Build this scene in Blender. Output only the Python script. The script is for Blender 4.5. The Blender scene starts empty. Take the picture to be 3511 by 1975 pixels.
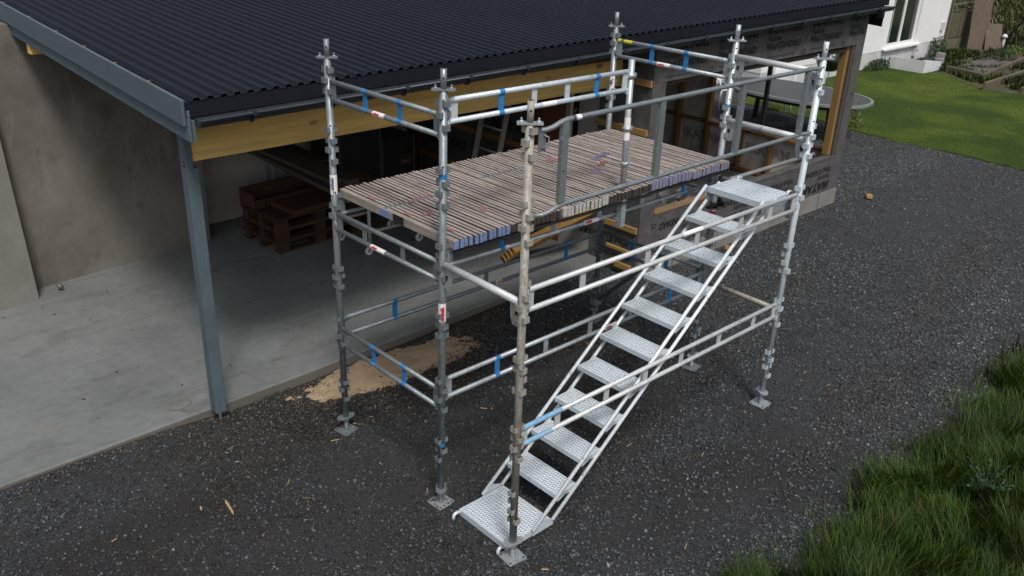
import bpy, math, random
import numpy as np
from mathutils import Vector, Matrix
random.seed(7); rng = np.random.default_rng(7)
R = math.radians
sc = bpy.context.scene
COL = sc.collection

# ---------------------------------------------------------------- camera, sky, sun, exposure
cam_d = bpy.data.cameras.new('camera'); cam = bpy.data.objects.new('camera', cam_d); COL.objects.link(cam)
cam_d.sensor_width = 36.0; cam_d.lens = 30.966; cam_d.clip_start = .05; cam_d.clip_end = 2000
m = Matrix(((.7328, .2585, -.6294, -3.3154), (-.6795, .3258, -.6574, -5.3817), (.0351, .9094, .4144, 4.1651), (0, 0, 0, 1)))
cam.matrix_world = m
sc.camera = cam

SUN_EL, SUN_AZ = R(56), R(208)          # azimuth clockwise from +Y
world = bpy.data.worlds.new('World'); sc.world = world; world.use_nodes = True
wn = world.node_tree; bg = wn.nodes['Background']
sky = wn.nodes.new('ShaderNodeTexSky'); sky.sky_type = 'NISHITA'; sky.sun_disc = False
sky.sun_elevation = SUN_EL; sky.sun_rotation = SUN_AZ; sky.dust_density = 4; sky.air_density = 1.0; sky.ozone_density = 1.0
hs = wn.nodes.new('ShaderNodeHueSaturation'); hs.inputs['Saturation'].default_value = .62
wn.links.new(sky.outputs[0], hs.inputs['Color']); wn.links.new(hs.outputs[0], bg.inputs[0]); bg.inputs[1].default_value = .082
sd = bpy.data.lights.new('sun', 'SUN'); sun = bpy.data.objects.new('sun', sd); COL.objects.link(sun)
sd.energy = 1.5; sd.angle = R(12); sd.color = (1, .98, .955)
dirv = Vector((math.sin(SUN_AZ) * math.cos(SUN_EL), math.cos(SUN_AZ) * math.cos(SUN_EL), math.sin(SUN_EL)))
sun.rotation_euler = dirv.to_track_quat('Z', 'Y').to_euler()
sc.view_settings.view_transform = 'Standard'; sc.view_settings.look = 'None'
sc.view_settings.gamma = 1; sc.view_settings.exposure = 0.5
cy = sc.cycles; cy.max_bounces = 6; cy.diffuse_bounces = 3; cy.glossy_bounces = 2; cy.transmission_bounces = 2; cy.caustics_reflective = False; cy.caustics_refractive = False

# ---------------------------------------------------------------- helpers: objects
def link(o): COL.objects.link(o); return o
def tag(o, label=None, cat=None, group=None, kind=None):
    if label: o['label'] = label
    if cat: o['category'] = cat
    if group: o['group'] = group
    if kind: o['kind'] = kind
    return o
def thing(name, label, cat, loc=(0, 0, 0), rot=(0, 0, 0), group=None):
    o = link(bpy.data.objects.new(name, None)); o.location = loc; o.rotation_euler = rot
    o.empty_display_size = .1
    return tag(o, label, cat, group)
def obj(name, me, mats=None, parent=None, loc=(0, 0, 0), rot=(0, 0, 0), scale=(1, 1, 1), label=None, kind=None):
    if isinstance(me, MB): me = me.mesh(name)
    if mats is not None and len(me.materials) == 0:
        for a in (mats if isinstance(mats, (list, tuple)) else [mats]): me.materials.append(a)
    o = link(bpy.data.objects.new(name, me)); o.location = loc; o.rotation_euler = rot; o.scale = scale
    if parent is not None: o.parent = parent
    if label: o['label'] = label
    if kind: o['kind'] = kind
    return o
def struct(name, me, mats): return tag(obj(name, me, mats), kind='structure')
def frame(p0, p1):
    d = (Vector(p1) - Vector(p0)).normalized()
    a = Vector((0, 0, 1)) if abs(d.z) < .95 else Vector((1, 0, 0))
    u = d.cross(a).normalized(); return u, d.cross(u).normalized(), d

class MB:
    def __init__(s): s.v = []; s.f = []; s.sm = []; s.mi = []; s.cur = 0
    def face(s, idx, smooth=False): s.f.append(tuple(idx)); s.sm.append(smooth); s.mi.append(s.cur)
    def box(s, a, b, off=(0, 0, 0)):
        n = len(s.v)
        for z in (a[2], b[2]):
            for x, y in ((a[0], a[1]), (b[0], a[1]), (b[0], b[1]), (a[0], b[1])): s.v.append((x + off[0], y + off[1], z + off[2]))
        for q in ((0, 3, 2, 1), (4, 5, 6, 7), (0, 1, 5, 4), (1, 2, 6, 5), (2, 3, 7, 6), (3, 0, 4, 7)): s.face([n + i for i in q])
        return s
    def bar(s, p0, p1, w, h, up=(0, 0, 1)):      # rectangular bar, w sideways, h along up
        p0, p1 = Vector(p0), Vector(p1); d = (p1 - p0).normalized(); u = d.cross(Vector(up)).normalized(); t = u.cross(d)
        n = len(s.v)
        for p in (p0, p1):
            for a, b in ((-1, -1), (1, -1), (1, 1), (-1, 1)): s.v.append(tuple(p + u * (a * w / 2) + t * (b * h / 2)))
        for q in ((0, 1, 2, 3), (4, 7, 6, 5), (0, 4, 5, 1), (1, 5, 6, 2), (2, 6, 7, 3), (3, 7, 4, 0)): s.face([n + i for i in q])
        return s
    def tube(s, p0, p1, r, n=12, r1=None, caps=True): return s.path([p0, p1], [r, r if r1 is None else r1], n, caps)
    def path(s, pts, r, n=10, caps=True):
        pts = [Vector(p) for p in pts]; k = len(pts)
        rr = r if isinstance(r, (list, tuple)) else [r] * k
        base = len(s.v); u = None
        for i, p in enumerate(pts):
            d = (pts[min(i + 1, k - 1)] - pts[max(i - 1, 0)]).normalized()
            if u is None: u, w, _ = frame((0, 0, 0), d)
            else: u = (u - d * u.dot(d)).normalized(); w = d.cross(u)
            for j in range(n):
                t = 2 * math.pi * j / n; s.v.append(tuple(p + (u * math.cos(t) + w * math.sin(t)) * rr[i]))
        for i in range(k - 1):
            for j in range(n):
                a = base + i * n + j; b = base + i * n + (j + 1) % n; s.face((a, b, b + n, a + n), True)
        if caps:
            s.face([base + j for j in range(n)][::-1]); s.face([base + (k - 1) * n + j for j in range(n)])
        return s
    def lathe(s, prof, n=20, c=(0, 0, 0)):
        base = len(s.v)
        for r, z in prof:
            for j in range(n):
                t = 2 * math.pi * j / n; s.v.append((c[0] + r * math.cos(t), c[1] + r * math.sin(t), c[2] + z))
        for i in range(len(prof) - 1):
            for j in range(n):
                a = base + i * n + j; b = base + i * n + (j + 1) % n; s.face((a, b, b + n, a + n), True)
        return s
    def prism(s, poly, z0, z1, tf=None):
        n = len(s.v); k = len(poly); tf = tf or (lambda x, y, z: (x, y, z))
        for z in (z0, z1):
            for x, y in poly: s.v.append(tuple(tf(x, y, z)))
        s.face([n + i for i in range(k)][::-1]); s.face([n + k + i for i in range(k)])
        for i in range(k): j = (i + 1) % k; s.face((n + i, n + j, n + k + j, n + k + i))
        return s
    def mesh(s, name='mesh'):
        me = bpy.data.meshes.new(name); me.from_pydata([tuple(v) for v in s.v], [], s.f)
        me.polygons.foreach_set('use_smooth', s.sm); me.polygons.foreach_set('material_index', s.mi)
        me.update(); return me
def bevel(o, w=.004, seg=1):
    b = o.modifiers.new('bevel', 'BEVEL'); b.width = w; b.segments = seg; b.limit_method = 'ANGLE'; return o
def mesh_np(name, v, f, col=None, smooth=False):
    me = bpy.data.meshes.new(name); n, k = f.shape
    me.vertices.add(len(v)); me.vertices.foreach_set('co', np.ascontiguousarray(v, np.float32).ravel())
    me.loops.add(n * k); me.loops.foreach_set('vertex_index', np.ascontiguousarray(f, np.int32).ravel())
    me.polygons.add(n); me.polygons.foreach_set('loop_start', np.arange(0, n * k, k, dtype=np.int32))
    me.polygons.foreach_set('loop_total', np.full(n, k, np.int32))
    if smooth: me.polygons.foreach_set('use_smooth', np.ones(n, bool))
    if col is not None:
        a = me.color_attributes.new('tint', 'FLOAT_COLOR', 'POINT')
        a.data.foreach_set('color', np.concatenate([col, np.ones((len(col), 1))], 1).astype(np.float32).ravel())
    me.update(); me.validate(); return me

# ---------------------------------------------------------------- helpers: materials
class NT:
    def __init__(s, name):
        s.m = bpy.data.materials.new(name); s.m.use_nodes = True; s.t = s.m.node_tree; s.b = s.t.nodes['Principled BSDF']
        s._co = None
    def n(s, ty, **k):
        q = s.t.nodes.new(ty)
        for a, b in k.items(): setattr(q, a, b)
        return q
    def l(s, a, b): s.t.links.new(a, b)
    @property
    def co(s):
        if s._co is None: s._co = s.n('ShaderNodeTexCoord').outputs['Object']
        return s._co
    def geo(s): return s.n('ShaderNodeNewGeometry').outputs['Position']
    def mapping(s, src, scale=(1, 1, 1), loc=(0, 0, 0)):
        q = s.n('ShaderNodeMapping'); q.inputs['Scale'].default_value = scale; q.inputs['Location'].default_value = loc; s.l(src, q.inputs[0]); return q.outputs[0]
    def noise(s, vec, scale, detail=6, rough=.6, dist=0):
        q = s.n('ShaderNodeTexNoise'); q.inputs['Scale'].default_value = scale; q.inputs['Detail'].default_value = detail
        q.inputs['Roughness'].default_value = rough; q.inputs['Distortion'].default_value = dist; s.l(vec, q.inputs['Vector']); return q.outputs['Fac']
    def vor(s, vec, scale, feature='F1', out='Distance', rnd=1):
        q = s.n('ShaderNodeTexVoronoi', feature=feature); q.inputs['Scale'].default_value = scale; q.inputs['Randomness'].default_value = rnd
        s.l(vec, q.inputs['Vector']); return q.outputs[out]
    def ramp(s, fac, stops):
        q = s.n('ShaderNodeValToRGB'); e = q.color_ramp.elements
        while len(e) < len(stops): e.new(.5)
        for i, (p, c) in enumerate(stops): e[i].position = p; e[i].color = (*(c if isinstance(c, (tuple, list)) else (c, c, c)), 1)
        s.l(fac, q.inputs[0]); return q.outputs[0]
    def mix(s, fac, a, b, mode='MIX'):
        q = s.n('ShaderNodeMix', data_type='RGBA', blend_type=mode)
        for sock, val in ((q.inputs[0], fac), (q.inputs[6], a), (q.inputs[7], b)):
            if isinstance(val, (int, float)): sock.default_value = val
            elif isinstance(val, (tuple, list)): sock.default_value = (*val, 1)
            else: s.l(val, sock)
        return q.outputs[2]
    def math(s, op, a, b=0.0):
        q = s.n('ShaderNodeMath', operation=op)
        for sock, val in ((q.inputs[0], a), (q.inputs[1], b)):
            if isinstance(val, (int, float)): sock.default_value = val
            else: s.l(val, sock)
        return q.outputs[0]
    def bump(s, h, strength=.3, dist=.01):
        q = s.n('ShaderNodeBump'); q.inputs['Strength'].default_value = strength; q.inputs['Distance'].default_value = dist
        s.l(h, q.inputs['Height']); s.l(q.outputs[0], s.b.inputs['Normal']); return s
    def out(s, color=None, rough=.7, metal=0, spec=.4):
        if color is not None:
            if isinstance(color, (tuple, list)): s.b.inputs['Base Color'].default_value = (*color, 1)
            else: s.l(color, s.b.inputs['Base Color'])
        if isinstance(rough, (int, float)): s.b.inputs['Roughness'].default_value = rough
        else: s.l(rough, s.b.inputs['Roughness'])
        s.b.inputs['Metallic'].default_value = metal; s.b.inputs['Specular IOR Level'].default_value = spec
        return s.m
def rnd(t): return t.n('ShaderNodeObjectInfo').outputs['Random']
def plain(name, c, rough=.6, metal=0, var=.25, scale=8, bump=.1, spec=.4):
    t = NT(name); p = t.geo(); nz = t.noise(p, scale, 6); n2 = t.noise(p, scale * 9, 4)
    f = t.math('ADD', t.math('MULTIPLY', nz, .7), t.math('MULTIPLY', n2, .3))
    col = t.ramp(f, [(.25, tuple(x * (1 - var) for x in c)), (.75, tuple(min(1, x * (1 + var)) for x in c))])
    if bump: t.bump(n2, bump, .004)
    return t.out(col, rough, metal, spec)
def steel(name, c, dirt, amount=.5, rough=.42, metal=.55):
    t = NT(name); p = t.geo()
    sp = t.vor(p, 90, out='Color'); bw = t.n('ShaderNodeRGBToBW'); t.l(sp, bw.inputs[0])
    base = t.ramp(bw.outputs[0], [(0, tuple(x * .86 for x in c)), (1, tuple(min(1, x * 1.1) for x in c))])
    d = t.noise(p, 5, 9, .7); d2 = t.noise(t.mapping(p, (60, 60, 18)), 1, 5)
    fac = t.ramp(t.math('ADD', t.math('MULTIPLY', d, .65), t.math('MULTIPLY', d2, .4)), [(.5, 0), (.66, amount)])
    col = t.mix(fac, base, dirt)
    sp2 = t.noise(p, 34, 3, .5); col = t.mix(t.ramp(sp2, [(.66, 0), (.70, .7)]), col, (.55, .55, .53)); col = t.mix(t.ramp(t.noise(p, 21, 4, .6), [(.64, 0), (.70, .55)]), col, (.10, .085, .07))
    t.bump(t.noise(p, 120, 4), .15, .002)
    return t.out(col, t.ramp(d, [(.3, rough - .08), (.7, rough + .2)]), metal)
def wood(name, c, axis='x', dark=.55, knots=True, rough=.7, scale=1., wear=None, per=0.25, dark_sides=False):
    t = NT(name); p = t.geo(); r = rnd(t)
    off = t.n('ShaderNodeVectorMath', operation='ADD'); cmb = t.n('ShaderNodeCombineXYZ')
    for i in range(3): t.l(t.math('MULTIPLY', r, 37.0 + 11 * i), cmb.inputs[i])
    t.l(p, off.inputs[0]); t.l(cmb.outputs[0], off.inputs[1]); p2 = off.outputs[0]
    st = {'x': (1.2, 26, 26), 'y': (26, 1.2, 26), 'z': (26, 26, 1.2)}[axis]
    g = t.noise(t.mapping(p2, tuple(a * scale for a in st)), 1.0, 8, .65, .8)
    g2 = t.noise(t.mapping(p2, tuple(a * 4 * scale for a in st)), 1.0, 4, .6)
    f = t.math('ADD', t.math('MULTIPLY', g, .7), t.math('MULTIPLY', g2, .3))
    col = t.ramp(f, [(.3, tuple(x * dark for x in c)), (.52, c), (.75, tuple(min(1, x * 1.25) for x in c))])
    if knots:
        kd = t.vor(t.mapping(p2, {'x': (.7, 1.6, 1.6), 'y': (1.6, .7, 1.6), 'z': (1.6, 1.6, .7)}[axis]), 3.2)
        col = t.mix(t.ramp(kd, [(.10, .9), (.17, 0)]), col, tuple(x * .3 for x in c))
    if wear: col = t.mix(t.ramp(t.noise(p2, 6, 7, .7), [(.45, 0), (.65, .8)]), col, wear)
    if dark_sides:  # faces not turned upward are mixed towards dark brown
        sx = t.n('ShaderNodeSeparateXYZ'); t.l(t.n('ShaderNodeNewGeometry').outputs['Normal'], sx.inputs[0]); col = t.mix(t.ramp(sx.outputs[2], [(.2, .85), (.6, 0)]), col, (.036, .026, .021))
    hsv = t.n('ShaderNodeHueSaturation'); t.l(col, hsv.inputs['Color'])
    t.l(t.math('ADD', 1 - per / 2, t.math('MULTIPLY', r, per)), hsv.inputs['Value'])
    t.bump(f, .25, .004)
    return t.out(hsv.outputs[0], rough, 0, .25)
def tinted(name, rough=.7, spec=.3, mult=1.0, trans=0):
    t = NT(name); a = t.n('ShaderNodeAttribute', attribute_name='tint')
    m_ = t.out(a.outputs['Color'], rough, 0, spec)
    return m_

GALV = steel('galvanised_steel', (.46, .50, .52), (.22, .22, .215), .5)
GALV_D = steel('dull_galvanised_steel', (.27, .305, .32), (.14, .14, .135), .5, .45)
GALV_B = steel('new_galvanised_steel', (.64, .71, .75), (.46, .51, .54), .4, .34, .2)
ROD = steel('bright_stair_steel', (.80, .84, .86), (.66, .69, .71), .35, .34, .12)
GALV_W = steel('mortar_splashed_steel', (.58, .605, .605), (.72, .72, .70), .75, .5, .3)
RUSTY = steel('weathered_beige_steel', (.40, .385, .335), (.16, .115, .065), .75, .55, .2)
BLUE = plain('blue_paint', (.03, .20, .46), .5, 0, .3, 30)
WHITE_TAPE = plain('white_sticker', (.84, .83, .81), .5, 0, .12, 60)
RED_INK = plain('red_print', (.55, .02, .06), .5, 0, .1, 40)
NAVY_INK = plain('navy_print', (.02, .035, .16), .5, 0, .1, 40)
YELLOW = plain('yellow_paint', (.55, .52, .04), .6, 0, .2, 30)
DARK = plain('dark_hole', (.012, .012, .012), .8, 0, .1, 20, 0)
ROOF = plain('anthracite_roof_metal', (.0095, .0115, .0175), .6, 0, .25, 1.3, .02, .22)
GUTTER = plain('slate_gutter_metal', (.028, .035, .045), .38, 0, .15, 3, .02, .5)
BARGE = plain('blue_grey_painted_board', (.085, .12, .138), .6, 0, .16, 5, .25)
GLULAM = wood('yellow_glulam', (.78, .51, .165), 'x', .66, True, .6, .7, None, .05)
STUD = wood('orange_stud_timber', (.24, .125, .042), 'z', .6, True, .65)
STUD_Y = wood('orange_rail_timber', (.23, .118, .04), 'y', .6, True, .65)
BATTEN = wood('fresh_batten_timber', (.37, .235, .085), 'y', .7, True, .65)
BATTEN_Z = wood('jamb_timber', (.25, .155, .055), 'z', .65, True, .65)
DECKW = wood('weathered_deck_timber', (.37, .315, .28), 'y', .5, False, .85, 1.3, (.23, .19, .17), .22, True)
DECKN = wood('near_deck_timber', (.33, .285, .24), 'y', .5, False, .85, 1.3, (.20, .165, .14), .2)
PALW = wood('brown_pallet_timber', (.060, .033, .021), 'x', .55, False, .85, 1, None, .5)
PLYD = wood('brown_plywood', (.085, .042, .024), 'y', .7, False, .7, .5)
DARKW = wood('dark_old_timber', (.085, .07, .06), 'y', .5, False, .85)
FENCEW = wood('greenish_fence_timber', (.125, .115, .075), 'z', .5, False, .85, 1, (.07, .08, .04), .5)
DOORW = wood('red_brown_door_wood', (.16, .055, .025), 'z', .6, False, .5)
BLACKP = plain('black_vinyl', (.012, .012, .013), .5, 0, .3, 20)
WHITEP = plain('white_plastic', (.72, .74, .75), .4, 0, .08, 4, .02)
PVC = plain('white_frame_paint', (.75, .75, .73), .45, 0, .06, 4, .02)
ALU = steel('ladder_aluminium', (.62, .60, .54), (.3, .28, .25), .4, .4, .5)
BLACKM = plain('black_enamel', (.008, .008, .009), .25, 0, .2, 5, 0, .6)
RUBBER = plain('black_rubber', (.02, .02, .02), .8)

# ================================================================= SETTING
def gz(x, y): return .068 / (1 + np.exp((x + .95) * 6)) * np.exp(-((np.minimum(y, .9) - .9) / .42) ** 2) + .066 * np.exp(-((x - 3.3) / .95) ** 2 - ((y + .15) / 1.5) ** 2)
def vnoise(x, y, seed=0):
    o = 0
    for k in range(5):
        a = 1.7 ** k; o = o + np.sin(x * a * 1.3 + seed + 2.1 * k + 1.7 * np.sin(y * a * .9 + k)) * np.cos(y * a * 1.1 - seed * .7 + k * 1.3) / (k + 1.3)
    return o

# gravel ground reaching the horizon (fine grid near the scaffold)
def gravel_mat():
    t = NT('dark_wet_gravel'); p = t.geo()
    cell = t.n('ShaderNodeTexVoronoi'); cell.inputs['Scale'].default_value = 48; t.l(p, cell.inputs['Vector'])
    bw = t.n('ShaderNodeRGBToBW'); t.l(cell.outputs['Color'], bw.inputs[0])
    col = t.ramp(bw.outputs[0], [(.1, (.010, .0105, .011)), (.55, (.025, .0265, .028)), (.85, (.050, .053, .057)), (.97, (.10, .104, .11))])
    edge = t.vor(p, 48, 'DISTANCE_TO_EDGE')
    big = t.noise(t.mapping(p, (.5, 1.5, 1)), .9, 7, .65); earth = t.ramp(big, [(.46, .85), (.62, 0)])
    col = t.mix(earth, col, t.mix(t.noise(p, 60, 3), (.009, .0082, .0070), (.029, .0258, .0222)))
    far = t.noise(p, .35, 4); col = t.mix(t.ramp(far, [(.45, 0), (.62, .45)]), col, (.050, .051, .053))
    sp = t.n('ShaderNodeSeparateXYZ'); t.l(p, sp.inputs[0])
    dry = t.math('ADD', t.math('MULTIPLY', sp.outputs[0], .11), t.math('MULTIPLY', t.noise(p, .8, 5), .9))
    fine = t.n('ShaderNodeTexVoronoi'); fine.inputs['Scale'].default_value = 85; t.l(p, fine.inputs['Vector']); fb = t.n('ShaderNodeRGBToBW'); t.l(fine.outputs['Color'], fb.inputs[0])
    col = t.mix(t.ramp(dry, [(.7, .15), (1.25, .85)]), col, t.ramp(fb.outputs[0], [(.15, (.011, .011, .0115)), (.5, (.030, .031, .032)), (.8, (.070, .072, .074)), (.97, (.17, .17, .17))]))
    h = t.math('ADD', t.math('MULTIPLY', t.ramp(edge, [(0, 0), (.25, 1)]), .8), t.math('MULTIPLY', bw.outputs[0], .6))
    t.bump(h, .5, .009)
    return t.out(col, .75, 0, .35)
GRAVEL = gravel_mat()
def grid_sheet(xs, ys, zf):
    X, Y = np.meshgrid(xs, ys, indexing='ij'); Z = zf(X, Y); n, k = X.shape
    v = np.stack([X, Y, Z], -1).reshape(-1, 3); i = np.arange(n * k).reshape(n, k)
    f = np.stack([i[:-1, :-1], i[1:, :-1], i[1:, 1:], i[:-1, 1:]], -1).reshape(-1, 4); return v, f
xs = np.concatenate([[-900, -200, -60, -20], np.arange(-8, 14, .2), [16, 25, 60, 200, 900]])
ys = np.concatenate([[-900, -200, -60, -20], np.arange(-8, 3, .2), [5, 12, 40, 200, 900]])
v, f = grid_sheet(xs, ys, lambda x, y: np.where((np.abs(x) < 15) & (np.abs(y) < 9), gz(x, y) + .008 * vnoise(x * 2, y * 2) - .006, -.006))
struct('ground', mesh_np('ground', v, f, smooth=True), GRAVEL)

# loose stones
def stones(n, xr, yr, rmin, rmax, seed, keep):
    g = np.random.default_rng(seed)
    x = g.uniform(*xr, n); y = g.uniform(*yr, n); k = keep(x, y, g); x, y = x[k], y[k]; n = len(x)
    oct_v = np.array([[1, 0, 0], [-1, 0, 0], [0, 1, 0], [0, -1, 0], [0, 0, 1], [0, 0, -.6]], float)
    oct_f = np.array([[0, 2, 4], [2, 1, 4], [1, 3, 4], [3, 0, 4], [2, 0, 5], [1, 2, 5], [3, 1, 5], [0, 3, 5]])
    r = rmin + (rmax - rmin) * g.random(n) ** 2.6
    s = np.stack([r * g.uniform(.8, 1.35, n), r * g.uniform(.6, 1, n), r * g.uniform(.35, .8, n)], -1)
    vv = oct_v[None] * (1 + g.uniform(-.28, .28, (n, 6, 3))) * s[:, None]
    a = g.uniform(0, 6.283, n); ca, sa = np.cos(a)[:, None], np.sin(a)[:, None]
    tx, ty = g.normal(0, .35, n)[:, None], g.normal(0, .35, n)[:, None]
    X = vv[..., 0] * ca - vv[..., 1] * sa; Y = vv[..., 0] * sa + vv[..., 1] * ca; Z = vv[..., 2] + X * tx + Y * ty
    zb = gz(x, y) + .008 * vnoise(x * 2, y * 2) - .006
    V = np.stack([X + x[:, None], Y + y[:, None], Z + (zb + r * .2)[:, None]], -1).reshape(-1, 3)
    F = (oct_f[None] + 6 * np.arange(n)[:, None, None]).reshape(-1, 3)
    q = g.random(n); base = np.where(q < .30, .030, np.where(q < .74, .058, np.where(q < .978, .092, .15)))
    base = base * g.uniform(.6, 1.35, n); tone = g.normal(0, .07, n)
    c = np.stack([base * (.92 + tone), base, base * (1.11 - tone)], -1)
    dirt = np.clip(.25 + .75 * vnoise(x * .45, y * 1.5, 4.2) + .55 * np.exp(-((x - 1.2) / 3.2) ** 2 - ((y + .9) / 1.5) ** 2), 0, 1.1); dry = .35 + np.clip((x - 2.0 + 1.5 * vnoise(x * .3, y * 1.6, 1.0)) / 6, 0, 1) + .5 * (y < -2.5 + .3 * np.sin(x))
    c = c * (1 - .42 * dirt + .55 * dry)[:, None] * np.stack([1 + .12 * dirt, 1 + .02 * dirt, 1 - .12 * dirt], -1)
    return V, F, np.repeat(c, 6, 0)
def keep_g(x, y, g):
    m1 = (y < .86 + .018 * x) & ((x < 4.25) | (y < .46)) & (y > -3.35 + .05 * np.sin(5 * x)) & (x < 9.2) | ((x >= 9.2) & (y > -3.4))
    d = np.hypot(x + 3.3, y + 5.4); dens = np.clip(1.25 - d / 15, .25, 1)
    patch = vnoise(x * .5, y * 1.6, 3.1)
    sand = ((x - 1.0) / 1.2) ** 2 + ((y - .62) / .33) ** 2 < 1
    return m1 & (g.random(len(x)) < dens * np.clip(.66 + .6 * patch, .2, 1) * np.clip(((x - .86) / 1.15) ** 2 + ((y - .62) / .36) ** 2 - .42, .03, 1))
V, F, c = stones(430000, (-4.4, 13.4), (-3.6, 1.0), .005, .0205, 5, keep_g)
STONE = tinted('gravel_stones', .7, .4)
tag(obj('gravel_stones', mesh_np('gravel_stones', V, F, c), STONE), 'loose dark grey gravel stones scattered over the yard', 'gravel', kind='stuff')

# sand patch
def sand_mat():
    t = NT('spilt_sand'); p = t.geo(); a = t.noise(p, 5, 7); b = t.noise(p, 160, 3)
    col = t.ramp(a, [(.3, (.33, .245, .155)), (.7, (.46, .355, .235))]); col = t.mix(t.ramp(t.vor(p, 30), [(.07, .8), (.12, 0)]), col, (.05, .042, .035))
    t.bump(b, .5, .006); return t.out(col, .9, 0, .1)
def sand_h(x, y):
    n1 = vnoise(x * 5, y * 6, 2.0) * .16 + vnoise(x * 19, y * 19, 5.0) * .09 + vnoise(x * 47, y * 47, 1.0) * .05
    yc = .66 - .05 * x; d = ((x - .9) / 1.15) ** 2 + ((y - yc) / .31) ** 2
    
    return np.maximum(.038 * (1 - d), -.03) + n1 * .05 - .006
def sand_z(x, y): return gz(x, y) + .008 * vnoise(x * 2, y * 2) - .008 + np.clip(sand_h(x, y), -.03, .03)
v, f = grid_sheet(np.arange(-2.4, 2.75, .018), np.arange(.02, .93, .018), sand_z)
S = mesh_np('sand_patch', v, f, smooth=True)
struct('sand_patch', S, sand_mat())
V, F, c = stones(45000, (9.05, 13.5), (.4, 5.4), .007, .02, 15, lambda x, y, g: x < 13.35)
tag(obj('gravel_stones', mesh_np('gravel_stones', V, F, c), STONE), 'grey gravel beyond the wrapped room under the oval table', 'gravel', kind='stuff')
V, F, c = stones(9000, (-.4, 2.8), (.05, .95), .004, .012, 9, lambda x, y, g: g.random(len(x)) < np.clip(1.1 * (((x - .75) / 1.25) ** 2 + ((y - .64) / .36) ** 2) - .34, .05, 1))
V[:, 2] += .016
Vg, Fg, cg = stones(26000, (-2.3, 3.0), (-.1, .95), .003, .0075, 19, lambda x, y, g: (g.random(len(x)) < np.exp(-(((x - .95) / 1.25) ** 2 + ((y - .62) / .36) ** 2) * .9) * 1.0 + .30 * np.exp(-((y - .84) / .07) ** 2) * (x < .4)) & (y < .86 + .018 * x))
Vg[:, 2] += .010; g_ = np.random.default_rng(3); cg = np.repeat(np.array([(.34, .25, .15)]) * g_.uniform(.5, 1.2, (len(cg) // 6, 1)), 6, 0)
tag(obj('sand_grains', mesh_np('sand_grains', Vg, Fg, cg), STONE), 'thin scatter of sand fading into the gravel by the slab', 'sand', kind='stuff')
tag(obj('sand_pebbles', mesh_np('sand_pebbles', V, F, c), STONE), 'dark pebbles strewn on the spilt sand', 'pebbles', kind='stuff')

# concrete slab
def concrete_mat():
    t = NT('stained_concrete'); p = t.geo()
    a = t.noise(p, .9, 9, .62); b = t.noise(p, 14, 6); cc = t.noise(t.mapping(p, (.8, 3.0, 1)), 1.1, 8, .7, 1.5)
    col = t.ramp(a, [(.3, (.125, .136, .134)), (.7, (.205, .219, .215))])
    col = t.mix(t.ramp(cc, [(.51, 0), (.66, .6)]), col, (.10, .096, .09))
    col = t.mix(t.ramp(t.noise(p, 2.3, 5), [(.62, 0), (.72, .45)]), col, (.22, .185, .14))
    col = t.mix(t.ramp(t.vor(p, 4), [(.018, .8), (.035, 0)]), col, (.07, .06, .05))
    col = t.mix(.25, col, t.ramp(b, [(.3, .11), (.7, .26)]))
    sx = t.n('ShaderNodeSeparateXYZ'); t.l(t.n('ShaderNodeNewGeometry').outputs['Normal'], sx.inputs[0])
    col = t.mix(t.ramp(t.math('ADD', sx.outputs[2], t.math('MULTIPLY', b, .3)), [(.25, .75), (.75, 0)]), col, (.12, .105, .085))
    t.bump(t.noise(p, 40, 6), .25, .004)
    return t.out(col, t.ramp(a, [(.3, .45), (.7, .75)]), 0, .4)
CONC = concrete_mat()
front = [(-9, .78), (-2.4, .855), (-1.2, .865), (.2, .885), (1.0, .915), (2.45, .975), (4.32, 1.0)]
S = MB(); S.prism(front + [(4.32, 5.2), (-9, 5.2)], -.05, .09); bevel(struct('concrete_slab', S, CONC), .012, 2)
S = MB(); S.box((4.34, .56, -.05), (8.93, 5.1, .085)); struct('room_floor', S, CONC)
# worn ring and rubble on the slab
S = MB()
for k in range(24):
    a0, a1 = 2 * math.pi * k / 24, 2 * math.pi * (k + 1) / 24
    if k in (5, 6): continue
    n = len(S.v)
    for a, r in ((a0, .085), (a1, .085), (a1, .105), (a0, .105)): S.v.append((-.95 + r * math.cos(a), 1.09 + r * .8 * math.sin(a), .094))
    S.face((n, n + 1, n + 2, n + 3))
S.v += [(-.99, 1.02, .0942), (-.94, 1.00, .0942), (-.93, .97, .0942), (-.97, .965, .0942)]; S.face([len(S.v) - 4 + i for i in range(4)])
struct('slab_stain', S, plain('stain', (.16, .15, .14), .6))

# ================================================================= THE BUILDING
B = thing('carport_building', 'carport and half built room under one ribbed anthracite metal roof', 'building', (0, 0, 0))
EV = lambda x: 2.775 + .0182 * (x + .9)        # eave height along the front
SL = .053
rz = lambda x, y: EV(x) + SL * (y - .4)
X0, X1, Y1 = -.90, 9.25, 9.0
S = MB()
for s_ in range(1):
    n = len(S.v)
    for (x, y) in ((X0 + .03, .44), (X1 - .02, .44), (X1 - .02, Y1), (X0 + .03, Y1)): S.v.append((x, y, rz(x, y) - .012))
    for (x, y) in ((X0 + .03, .44), (X1 - .02, .44), (X1 - .02, Y1), (X0 + .03, Y1)): S.v.append((x, y, rz(x, y) - .16))
    for q in ((0, 1, 2, 3), (7, 6, 5, 4), (0, 4, 5, 1), (1, 5, 6, 2), (2, 6, 7, 3), (3, 7, 4, 0)): S.face([n + i for i in q])
roof = obj('roof', S, DARKW, B)
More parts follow.
